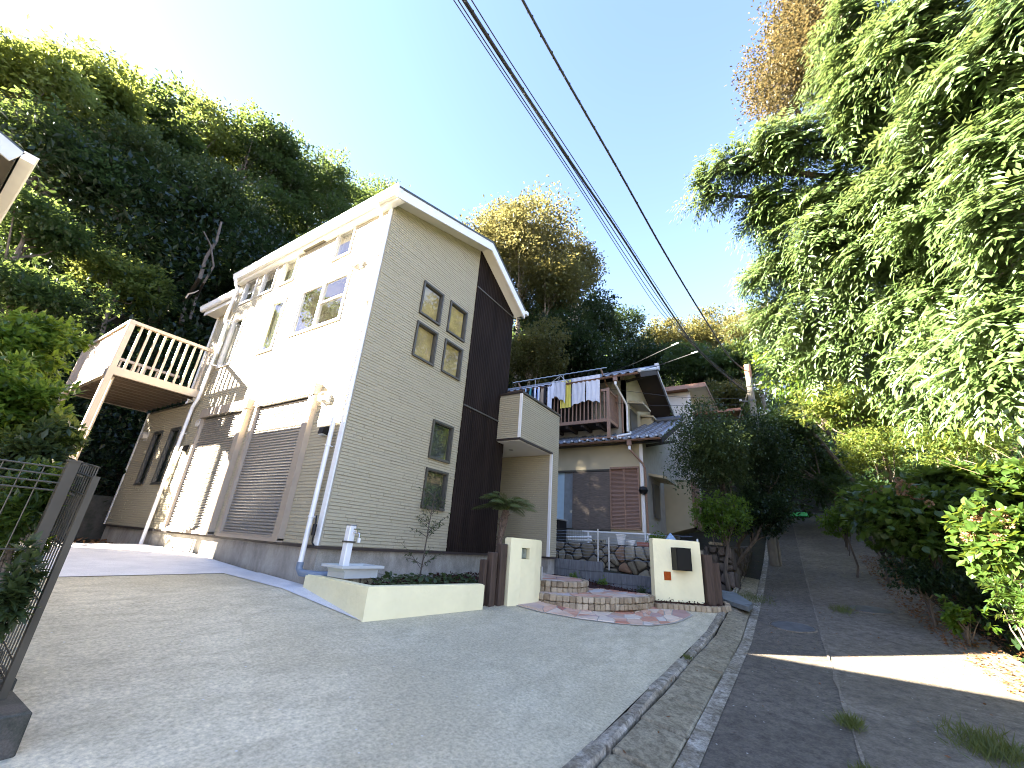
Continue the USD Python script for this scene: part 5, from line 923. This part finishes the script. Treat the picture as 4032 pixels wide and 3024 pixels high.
# ---------------------------------------------------------------- trees, bushes
TREES = [
  ('vine_tree', 'sunlit vine covered tree at the top left of the wooded slope', 'tree', (-4.98, 15.5, 13.88), np.float64(2.18), np.float64(1.54), 'leaf_vine', 11250),
  ('broadleaf_tree', 'leafy tree with yellow lit vine leaves second along the ridge from the left', 'tree', (-3.43, 17.66, 16.28), np.float64(2.44), np.float64(1.88), 'leaf_vine', 11250),
  ('broadleaf_tree', 'dark rounded tree standing third along the left ridge', 'tree', (-1.33, 19.53, 18.84), np.float64(2.52), np.float64(2.12), 'leaf_forest', 10000),
  ('broadleaf_tree', 'tree with yellow lit top at the step of the ridge line', 'tree', (0.74, 22.25, 22.63), np.float64(2.72), np.float64(2.24), 'leaf_vine', 8750),
  ('broadleaf_tree', 'spiky topped tree on the ridge above the gutter downpipe', 'tree', (3.29, 21.24, 23.2), np.float64(2.73), np.float64(2.73), 'leaf_forest', 10000),
  ('broadleaf_tree', 'tree with ragged lit edge on the falling ridge line', 'tree', (5.69, 20.8, 22.86), np.float64(2.7), np.float64(2.7), 'leaf_forest', 8750),
  ('broadleaf_tree', 'green tree just left of the cream house roof', 'tree', (8.73, 20.77, 23.92), np.float64(2.76), np.float64(2.56), 'leaf_forest', 8750),
  ('broadleaf_tree', 'tree peeking over the eaves beside the roof corner', 'tree', (12.37, 21.27, 26.17), np.float64(2.66), np.float64(2.44), 'leaf_forest', 7500),
  ('broadleaf_tree', 'shaded spreading tree behind the neighbouring gutter corner', 'tree', (-3.49, 13.75, 10.9), np.float64(1.97), np.float64(1.37), 'leaf_forest', 11250),
  ('broadleaf_tree', 'shaded bluish green tree in the middle of the left slope', 'tree', (-1.38, 15.86, 13.22), np.float64(2.48), np.float64(1.83), 'leaf_shrub', 11250),
  ('broadleaf_tree', 'shaded tree with bare crossing limbs above the balcony', 'tree', (1.57, 17.98, 14.97), np.float64(2.66), np.float64(2.26), 'leaf_shrub', 10000),
  ('broadleaf_tree', 'tall thin leaved tree with sky glinting through its crown', 'tree', (5.06, 20.51, 18.33), np.float64(2.98), np.float64(2.49), 'leaf_forest', 7500),
  ('broadleaf_tree', 'shaded tree behind the long white eaves', 'tree', (8.3, 20.03, 19.95), np.float64(2.94), np.float64(2.2), 'leaf_forest', 7500),
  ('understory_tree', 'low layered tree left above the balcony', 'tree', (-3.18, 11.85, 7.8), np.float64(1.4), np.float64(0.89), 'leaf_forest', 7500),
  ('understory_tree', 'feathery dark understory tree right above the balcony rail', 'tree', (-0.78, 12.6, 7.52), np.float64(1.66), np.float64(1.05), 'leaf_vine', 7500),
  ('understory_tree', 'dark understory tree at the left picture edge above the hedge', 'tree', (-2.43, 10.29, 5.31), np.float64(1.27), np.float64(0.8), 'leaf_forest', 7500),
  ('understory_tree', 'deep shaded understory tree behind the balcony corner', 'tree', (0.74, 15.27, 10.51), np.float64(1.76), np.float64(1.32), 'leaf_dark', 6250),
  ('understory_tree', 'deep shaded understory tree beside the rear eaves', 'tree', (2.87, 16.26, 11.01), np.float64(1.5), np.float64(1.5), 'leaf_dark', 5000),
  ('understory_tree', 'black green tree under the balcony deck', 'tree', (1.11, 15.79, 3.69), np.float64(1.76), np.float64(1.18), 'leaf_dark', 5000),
  ('tan_tree', 'tall tan leaved tree catching sun behind the cream gable', 'tree', (17.9, 8.99, 20.96), np.float64(4.25), np.float64(3.86), 'leaf_tan', 17500),
  ('tan_tree', 'broad tan leaved tree just over the gable ridge', 'tree', (17.67, 12.1, 21.28), np.float64(3.51), np.float64(3.51), 'leaf_tan', 10000),
  ('tan_tree', 'olive lower crown under the tan leaved trees', 'tree', (19.44, 7.86, 17.42), np.float64(3.66), np.float64(2.7), 'leaf_olive', 11250),
  ('evergreen_tree', 'wide dark evergreen above the laundry balcony', 'tree', (20.44, 6.92, 13.66), np.float64(3.53), np.float64(2.23), 'leaf_dark', 11250),
  ('evergreen_tree', 'dark evergreen filling the slope behind the tiled ridge', 'tree', (24.02, 4.09, 12.42), np.float64(3.44), np.float64(2.11), 'leaf_dark', 10000),
  ('tan_tree', 'smaller olive side crown right of the tan leaved tree', 'tree', (21.59, 6.66, 20.72), np.float64(2.89), np.float64(2.89), 'leaf_olive', 7500),
  ('evergreen_tree', 'dark evergreen right behind the roof edge of the cream house', 'tree', (21.03, 9.7, 16.54), np.float64(3.47), np.float64(3.07), 'leaf_dark', 8750),
  ('evergreen_tree', 'dark domed evergreen below the olive side crown', 'tree', (25.02, 7.11, 18.42), np.float64(3.29), np.float64(3.08), 'leaf_dark', 8750),
  ('evergreen_tree', 'dark evergreen descending the skyline right of the dome', 'tree', (29.39, 5.59, 18.19), np.float64(3.06), np.float64(3.53), 'leaf_dark', 7500),
  ('glossy_tree', 'near tree with sunlit glossy leaves beside the dark panel', 'tree', (16.35, 6.73, 10.94), np.float64(2.23), np.float64(2.07), 'leaf_olive', 8750),
  ('evergreen_tree', 'dark evergreen behind the laundry pole', 'tree', (20.27, 5.39, 11.86), np.float64(2.99), np.float64(1.94), 'leaf_dark', 8750),
  ('hillside_tree', 'sunlit olive tree on the far ridge where the cables cross', 'tree', (33.2, 2.15, 19.26), np.float64(3.19), np.float64(2.21), 'leaf_olive', 7500),
  ('hillside_tree', 'sunlit tree on the far ridge left of the right tree mass', 'tree', (35.52, -1.2, 20.13), np.float64(2.97), np.float64(2.23), 'leaf_olive', 7500),
  ('hillside_tree', 'pale sunlit tree at the far ridge beside the overhanging tree', 'tree', (32.34, -4.99, 17.93), np.float64(3.01), np.float64(2.15), 'leaf_tan', 8750),
  ('hillside_tree', 'mid green tree on the far slope above the tiled ridge', 'tree', (25.02, 1.98, 12.84), np.float64(2.66), np.float64(1.9), 'leaf_dark', 7500),
  ('hillside_tree', 'mid green tree on the far slope above the white hillside house', 'tree', (23.88, -1.3, 11.82), np.float64(2.41), np.float64(1.72), 'leaf_forest', 7500),
  ('hillside_tree', 'mid green tree on the far slope behind the pole top', 'tree', (22.3, -4.06, 11.01), np.float64(1.99), np.float64(1.53), 'leaf_forest', 7500),
  ('hillside_tree', 'olive bush topped tree right of the white hillside house', 'tree', (20.12, -3.04, 8.11), np.float64(1.67), np.float64(1.26), 'leaf_olive', 6250),
  ('lane_tree', 'yellow lit tree arching over the far lane beside the pole', 'tree', (15.6, -6.22, 7.24), np.float64(1.47), np.float64(1.58), 'leaf_bright', 8750),
  ('lane_tree', 'dark tree hanging over the far lane below the yellow one', 'tree', (15.2, -5.36, 4.52), np.float64(1.4), np.float64(1.5), 'leaf_dark', 8750),
  ('lane_tree', 'sunlit thicket tree at the right of the far lane', 'tree', (11.33, -7.06, 4.61), np.float64(1.29), np.float64(0.99), 'leaf_vine', 8750),
  ('lane_tree', 'shaded tree closing the end of the lane', 'tree', (18.89, -6.46, 4.28), np.float64(1.93), np.float64(1.25), 'leaf_forest', 7500),
  ('evergreen_shrub', 'tall dense evergreen shrub beside the tiled house and pole', 'shrub', (8.75, -3.79, 2.8), np.float64(1.28), np.float64(1.45), 'leaf_shrub', 22500),
  ('evergreen_shrub', 'darker evergreen shrub hiding the foot of the pole', 'shrub', (9.74, -4.79, 2.77), np.float64(0.97), np.float64(1.6), 'leaf_dark', 13750),
  ('evergreen_shrub', 'low dark shrub around the foot of the pole', 'shrub', (8.73, -4.61, 1.38), np.float64(0.66), np.float64(0.7), 'leaf_dark', 8125),
  ('bright_bush', 'fresh bright green bush above the stone pier', 'bush', (7.89, -3.81, 1.12), np.float64(0.69), np.float64(0.59), 'leaf_bright', 3750),
  ('brown_tree', 'olive brown leaved tree behind the overhanging tree at the top', 'tree', (8.0, -7.79, 15.31), np.float64(2.29), np.float64(2.04), 'leaf_brown', 27500),
]
BRANCHES = [
  ((0.81, -6.37, 6.05), 0.49, 330),
  ((1.72, -6.7, 5.46), 0.63, 360),
  ((1.92, -7.1, 4.8), 0.65, 360),
  ((2.06, -7.36, 4.15), 0.62, 360),
  ((2.83, -6.86, 3.99), 0.72, 330),
  ((2.48, -7.28, 3.09), 0.56, 300),
  ((0.91, -7.48, 5.38), 0.50, 320),
  ((2.72, -6.5, 4.67), 0.64, 300),
  ((3.17, -6.89, 2.24), 0.50, 240),
  ((3.52, -6.47, 2.75), 0.51, 220),
  ((2.52, -7.33, 2.42), 0.34, 220),
  ((1.4, -6.29, 5.34), 0.57, 520),
  ((0.88, -6.75, 5.24), 0.54, 560),
  ((0.75, -6.93, 4.11), 0.51, 560),
  ((1.59, -5.79, 5.22), 0.49, 420),
  ((1.85, -6.33, 4.62), 0.57, 520),
  ((2.05, -5.71, 4.71), 0.44, 380),
  ((1.33, -6.69, 4.07), 0.54, 520),
  ((0.18, -7.02, 4.15), 0.41, 440),
  ((2.03, -6.0, 4.02), 0.53, 460),
  ((2.05, -6.46, 3.59), 0.54, 480),
  ((2.62, -5.58, 4.3), 0.40, 300),
  ((2.61, -5.94, 3.49), 0.49, 420),
  ((2.58, -6.43, 3.13), 0.52, 420),
  ((3.17, -5.72, 3.33), 0.40, 260),
  ((1.22, -6.81, 3.31), 0.48, 460),
  ((0.37, -6.9, 3.25), 0.32, 320),
  ((2.83, -5.39, 4.18), 0.35, 260),
  ((2.28, -5.43, 4.78), 0.34, 240),
  ((3.23, -5.33, 3.69), 0.36, 220),
  ((3.7, -5.4, 3.17), 0.36, 200),
  ((3.47, -5.81, 2.85), 0.40, 220),
  ((1.53, -4.98, 5.32), 0.21, 70),
  ((1.71, -4.72, 5.13), 0.18, 60),
  ((1.51, -5.21, 5.34), 0.22, 70),
  ((1.59, -5.49, 5.39), 0.25, 110),
  ((0.62, -6.8, 2.46), 0.25, 200),
  ((0.69, -6.68, 2.04), 0.21, 170),
  ((1.08, -6.58, 1.84), 0.23, 170),
  ((0.79, -6.64, 1.56), 0.15, 120),
  ((2.89, -6.18, 2.82), 0.36, 200),
  ((1.88, -6.68, 2.91), 0.44, 330),
  ((1.99, -6.57, 2.33), 0.34, 230),
  ((0.5, -6.87, 5.07), 0.49, 420),
  ((1.03, -6.51, 5.51), 0.42, 300),
  ((0.33, -6.8, 2.62), 0.17, 120),
  ((2.73, -5.7, 3.94), 0.40, 280),
  ((2.24, -6.97, 4.14), 0.61, 420),
  ((2.06, -7.23, 3.32), 0.54, 380),
  ((2.55, -7.09, 2.83), 0.47, 300),
  ((2.9, -7.22, 2.27), 0.42, 240),
]
TRUNKS = [[(1.31, 13.52, 7.23), (1.18, 13.69, 8.25), (0.89, 11.93, 8.57), (0.85, 12.02, 9.52), (0.97, 12.08, 10.4), (0.9, 12.15, 11.28)], [(1.41, 13.2, 7.41), (1.37, 13.32, 8.47), (1.07, 12.02, 8.51), (1.08, 11.7, 9.14), (0.83, 11.98, 10.03), (0.5, 12.13, 10.5)], [(-2.57, 12.0, 8.37), (-2.16, 12.13, 8.03), (-1.78, 12.74, 7.82)]]
BUSHES = [
  ('hydrangea_bush', 'large hydrangea bush with dried pink flower heads on the right bank', (7.26, -7.2, 1.11), 1.11, 0.81, 'leaf_hydrangea', 4600, 0.150, 1),
  ('hydrangea_bush', 'sunlit hydrangea bush at the right picture edge', (4.19, -7.28, 0.57), 0.42, 0.53, 'leaf_hydrangea', 2600, 0.120, 1),
  ('hydrangea_bush', 'hydrangea bush crowning the bank behind the large one', (7.46, -8.23, 1.76), 0.79, 0.50, 'leaf_hydrangea', 2600, 0.170, 0),
  ('bank_bush', 'low dark green bush on the right bank farther up the lane', (10.29, -6.93, 1.8), 0.81, 0.75, 'leaf_forest', 3500, 0.100, 0),
  ('bank_bush', 'narrow green bush where the lane meets the right bank', (10.9, -6.34, 1.33), 0.55, 0.49, 'leaf_bright', 2200, 0.090, 0),
  ('bank_bush', 'pale sunlit scrub above the hydrangeas', (8.81, -8.35, 2.83), 1.04, 0.59, 'leaf_vine', 5500, 0.085, 0),
  ('bank_bush', 'olive thicket between scrub and overhanging tree', (11.03, -7.37, 3.16), 1.00, 0.75, 'leaf_vine', 4500, 0.090, 0),
  ('bank_bush', 'shaded thicket above the far bend of the lane', (15.26, -6.64, 2.78), 0.99, 0.66, 'leaf_forest', 3000, 0.100, 0),
  ('nettle_clump', 'small nettle like plant at the foot of the right bank', (5.58, -7.05, -0.34), 0.25, 0.29, 'leaf_bright', 420, 0.090, 0),
  ('bank_bush', 'sunlit leafy undergrowth at the right picture edge low down', (3.45, -6.99, -0.06), 0.22, 0.29, 'leaf_hydrangea', 700, 0.085, 0),
  ('bank_bush', 'dark shaded ferny undergrowth below the hydrangeas', (6.65, -6.88, 0.13), 0.54, 0.31, 'leaf_dark', 1600, 0.085, 0),
  ('bank_bush', 'dark undergrowth behind the overhanging tree', (10.36, -9.35, 4.04), 1.34, 0.78, 'leaf_dark', 5000, 0.100, 0),
  ('climbing_hedge', 'leafy climber bush behind the mesh fence', (-3.06, -0.98, 0.79), 0.23, 0.35, 'leaf_bright', 5200, 0.060, 0),
  ('climbing_hedge', 'sprawling twiggy hedge reaching up toward the balcony', (-3.05, 0.12, 1.42), 0.31, 0.29, 'leaf_bright', 4600, 0.075, 0),
  ('climbing_hedge', 'twiggy hedge between mesh fence and neighbouring house', (-2.91, -1.07, 0.5), 0.21, 0.27, 'leaf_vine', 3800, 0.060, 0),
  ('climbing_hedge', 'dark lower hedge seen through the mesh fence', (-2.91, -1.56, 0.15), 0.15, 0.28, 'leaf_hydrangea', 2600, 0.060, 0),
  ('climbing_hedge', 'leafy ivy mound low behind the corner post', (-2.94, -1.26, 0.41), 0.17, 0.28, 'leaf_shrub', 2600, 0.065, 0),
  ('climbing_hedge', 'dim greenery behind the lower mesh fence', (-2.88, -1.9, -0.23), 0.07, 0.20, 'leaf_shrub', 700, 0.070, 0),
]

def clumps(r, c, R, n, per=16, lobes=12, shell=.55):
    """Leaf positions in clumps over the lobes of an uneven crown."""
    R = np.asarray(R, float); u = rdir(r, lobes); u[:, 2] = u[:, 2] * .9 + .12
    lc = c + u * R * r.uniform(.35, .72, (lobes, 1)); lr = R * r.uniform(.36, .58, (lobes, 1))
    k = n // per; i = r.integers(0, lobes, k); v = rdir(r, k); v[:, 2] += .15
    cc = lc[i] + v * lr[i] * r.uniform(shell, 1.05, (k, 1)); o = np.repeat(v, per, 0)
    P = np.repeat(cc, per, 0) + r.normal(0, 1, (k * per, 3)) * np.repeat(lr[i], per, 0) * np.array([.17, .17, .11])
    return P, o, lc
def grow(name, label, cat, c, rx, rz, m, n, L, W, seed, trunk='bark', group=None, six=False, droop=.15, lobes=12, tilt=.35, base=None, thin=1.0):
    r = np.random.default_rng(seed); c = np.array(c, float); R = np.array([rx, rx, rz])
    bx, by = (base or (c[0], c[1])); bz = float(terrain(bx, by)) - .2
    t = thing(name, label, cat, (bx, by, bz), group=group); o_ = np.array([bx, by, bz])
    P, o, lc = clumps(r, c, R, n, lobes=lobes); P = P - o_
    d = rdir(r, len(P)) * .9 + o * .5; d[:, 2] -= droop
    up = rdir(r, len(P)) * tilt + np.array([0, 0, 1.]) 
    put('crown' if cat == 'tree' else 'foliage', quad_leaves(P, d, up, r.uniform(.7, 1.2, len(P)) * L, r.uniform(.75, 1.15, len(P)) * W, .12, six), m, t)
    mb = MB(); s = np.array([0, 0, 0.]); e = c - o_ - np.array([0, 0, rz * .35]); hgt = max(e[2], .4); e[2] = hgt; tr = thin * (.05 + .016 * hgt + .02 * rx)
    k1 = s + (e - s) * .4 + np.append(r.normal(0, .05 * hgt, 2), 0); mb.tube([s, k1, s + (e - s) * .75 + np.append(r.normal(0, .04 * hgt, 2), 0), e], [tr * 1.2, tr, tr * .8, tr * .55], 7)
    for q in lc[:min(8, lobes)]:
        st = s + (e - s) * r.uniform(.55, 1); en = q - o_; md = (st + en) / 2 + r.normal(0, .08 * rx, 3); mb.tube([st, md, en], [tr * .5, tr * .3, tr * .1], 5)
    put('trunk' if cat == 'tree' else 'stem', mb, trunk, t); return t
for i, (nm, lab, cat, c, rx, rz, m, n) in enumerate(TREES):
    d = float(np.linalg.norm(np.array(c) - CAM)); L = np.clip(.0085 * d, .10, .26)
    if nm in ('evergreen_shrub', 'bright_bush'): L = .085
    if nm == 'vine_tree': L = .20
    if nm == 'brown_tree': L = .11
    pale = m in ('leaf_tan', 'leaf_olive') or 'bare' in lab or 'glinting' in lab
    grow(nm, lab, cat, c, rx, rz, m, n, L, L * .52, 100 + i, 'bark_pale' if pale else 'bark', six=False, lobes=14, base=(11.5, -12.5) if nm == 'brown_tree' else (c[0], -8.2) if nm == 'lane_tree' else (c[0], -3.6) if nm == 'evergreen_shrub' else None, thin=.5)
# shade tree just outside the left of the frame and wood that fills the slope
grow('broadleaf_tree', 'dark tree behind the neighbouring house left of the wooded slope', 'tree', (-6.6, 14.1, 10.9), 1.5, 1.5, 'leaf_forest', 2600, .16, .09, 300)
grow('understory_tree', 'dense dark thicket beside the rear corner behind the apron', 'tree', (-4.0, 12.4, 3.9), 1.5, 1.6, 'leaf_dark', 7000, .15, .08, 301, thin=.5)
r = np.random.default_rng(400)
def wood(name, n, xr, yr, hmin, hmax, L, m, label, cond=None, spread=.4):
    P = []
    while len(P) < n // 14:
        q = r.uniform((xr[0], yr[0]), (xr[1], yr[1]), (4000, 2)); h = r.uniform(hmin, hmax, 4000)
        if cond is not None: k = cond(q[:, 0], q[:, 1]); q, h = q[k], h[k]
        f = meshkit.fbm(np.stack([q[:, 0] * .45, q[:, 1] * .45, h * .45], 1), 2, 9); k = f > .47; P += list(np.column_stack([q[k], terrain(q[k, 0], q[k, 1]) + h[k]]))
    P = np.repeat(np.array(P[:n // 14]), 14, 0) + r.normal(0, 1, (n // 14 * 14, 3)) * np.array([spread, spread, spread * .55]); d = rdir(r, len(P)); d[:, 2] -= .1
    put(name, quad_leaves(P, d, rdir(r, len(P)) * .5 + (0, 0, 1), r.uniform(.7, 1.2, len(P)) * L, r.uniform(.7, 1.2, len(P)) * L * .52, .12), m, kind='stuff', label=label)
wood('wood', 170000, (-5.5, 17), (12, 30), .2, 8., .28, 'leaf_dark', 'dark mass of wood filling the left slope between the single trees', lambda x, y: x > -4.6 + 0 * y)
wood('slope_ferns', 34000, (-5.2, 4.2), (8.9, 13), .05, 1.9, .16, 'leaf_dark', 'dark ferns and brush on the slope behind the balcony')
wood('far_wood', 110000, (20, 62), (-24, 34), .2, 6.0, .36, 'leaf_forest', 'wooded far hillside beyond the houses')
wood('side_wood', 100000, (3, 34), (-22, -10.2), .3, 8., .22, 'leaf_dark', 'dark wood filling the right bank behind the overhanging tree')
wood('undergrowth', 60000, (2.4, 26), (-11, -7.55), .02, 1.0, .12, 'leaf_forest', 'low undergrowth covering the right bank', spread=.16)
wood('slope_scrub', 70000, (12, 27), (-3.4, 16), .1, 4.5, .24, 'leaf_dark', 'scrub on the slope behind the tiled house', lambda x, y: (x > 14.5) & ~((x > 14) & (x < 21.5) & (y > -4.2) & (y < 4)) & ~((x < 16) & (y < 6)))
# bushes
for i, (nm, lab, c, rx, rz, m, n, L, fl) in enumerate(BUSHES):
    t = grow(nm, lab, 'bush' if nm != 'nettle_clump' else 'plant', c, rx, rz, m, n, L, L * (.72 if 'hydrangea' in nm else .5), 500 + i, six='hydrangea' in nm or nm == 'nettle_clump', lobes=11, tilt=.5, thin=.3, droop=.3)
    if fl:
        rr = np.random.default_rng(600 + i); o_ = np.array(t.GetAttribute('xformOp:translate').Get())
        for k in range(16):
            v = rdir(rr, 1)[0]; v[:2] = v[:2] * .4 + (-.6, .35); v[2] = abs(v[2]) * .7 + .1; v /= np.linalg.norm(v); p = np.array(c) + v * np.array([rx, rx, rz]) * rr.uniform(.8, 1.0) - o_
            dd = rdir(rr, 60); put('flower_head', quad_leaves(p + dd * .035, dd, rdir(rr, 60), .035, .03, .1), 'flower_dry', t)
# pale leaning trunks showing through the wood above the balcony
for lab, pts, rr_ in (('pale crooked trunk rising from the wood above the balcony', TRUNKS[0], .16), ('second pale trunk twisting round the crooked one', TRUNKS[1], .10), ('thin pale limb crossing the shaded slope farther left', TRUNKS[2], .07)):
    t = thing('leaning_tree', lab, 'tree'); p_ = np.array(pts); put('trunk', MB().tube(p_, np.linspace(rr_ * .55, rr_ * .25, len(p_)), 8), 'bark', t, smooth=40)
grow('brown_tree', 'tan crowned tree mostly hidden behind the overhanging tree', 'tree', (14, -12.2, 11.5), 2.6, 3.6, 'leaf_tan', 12000, .2, .1, 310, base=(14, -13), thin=.5)
# bare bright twigs over the hydrangeas
t = thing('bare_twigs', 'bare pale twigs rising above the hydrangea bank', 'twigs', (7.6, -9.0, float(terrain(7.6, -9.0)))); r = np.random.default_rng(77); mb = MB()
for k in range(26):
    a = r.uniform(-1.2, 1.2); L = r.uniform(.8, 1.7); mb.tube([(r.normal(0, .3), r.normal(0, .4), .3), (a * .3, r.normal(0, .3), .6 + L * .5), (a * .8, r.normal(0, .6), .5 + L)], [.012, .008, .003], 4)
put('twigs', mb, 'dead_wood', t)
t = thing('dead_branch', 'broken pale dead branch against the dark wood behind the rear eaves', 'branch'); put('branch', MB().tube([(.5, 11.0, 7.2), (.55, 11.1, 7.42), (.68, 11.1, 7.55), (.80, 11.2, 7.75)], [.025, .025, .02, .012], 6), 'dead_wood', t)
# the overhanging pinnate tree
r = np.random.default_rng(900)
t = thing('overhanging_tree', 'large overhanging tree with drooping feather leaves filling the right side', 'tree', (3.2, -10.2, float(terrain(3.2, -10.2)) - .2)); o_ = np.array([3.2, -10.2, float(terrain(3.2, -10.2)) - .2])
mb = MB(); hub = np.array([3.4, -9.6, 3.2]) - o_; mb.tube([(0, 0, 0), (.1, .3, 1.5), hub], [.26, .22, .18], 9); tw = MB(); base, dirs, lens = [], [], []
for c, R, n in BRANCHES:
    c = np.array(c) - o_; md = (hub + c) / 2 + np.array([0, 0, .5]) + r.normal(0, .2, 3); mb.tube([hub, md, c], [.09, .055, .018], 6)
    for j in range(max(4, n // 26)):
        e = c + rdir(r, 1)[0] * R * r.uniform(.35, 1.0); s = md + (c - md) * r.uniform(.6, 1.05); m2 = (s + e) / 2 + (0, 0, .12); tw.tube([s, m2, e], [.012, .008, .003], 4)
        for q in range(23):
            u = r.uniform(.35, 1.03); p = (s * (1 - u) ** 2 + 2 * m2 * u * (1 - u) + e * u * u); h = (e - s) * np.array([1, 1, .3]); h /= np.linalg.norm(h) + 1e-6; h = h * .7 + rdir(r, 1)[0] * .9 + np.array([-.12, .1, -.05]); base.append(p); dirs.append(h / np.linalg.norm(h)); lens.append(r.uniform(.24, .38))
put('trunk', mb, 'bark', t, smooth=40); put('twigs', tw, 'bark_pale', t)
base, dirs, lens = np.array(base), np.array(dirs), np.array(lens); print('compound leaves', len(base))
C_, D_, L_, U_ = [], [], [], []
side = np.cross(dirs, (0, 0, 1.)); side /= np.linalg.norm(side, axis=1, keepdims=True) + 1e-9
for s in np.linspace(.2, 1, 6):
    p = base + dirs * (lens * s)[:, None] + np.array([0, 0, -1]) * (lens * .45 * s * s)[:, None]; tg = dirs + np.array([0, 0, -.9]) * s; tg /= np.linalg.norm(tg, axis=1, keepdims=True)
    for sg_ in ((-1, 1) if s < .99 else (0,)):
        C_.append(p); dd = tg * (.55 if sg_ else 1) + side * sg_ * .85 + np.array([0, 0, -.28]); D_.append(dd); L_.append(np.full(len(p), .112) * r.uniform(.8, 1.15, len(p)) * (1.05 - .35 * abs(s - .5))); U_.append(np.cross(side, tg) * .45 + SUN * .9 + np.array([-.3, .1, .1]) + r.normal(0, .25, (len(p), 3)))
put('crown', quad_leaves(np.vstack(C_), np.vstack(D_), np.vstack(U_), np.concatenate(L_), np.concatenate(L_) * .29, .15), 'leaf_pinnate', t)
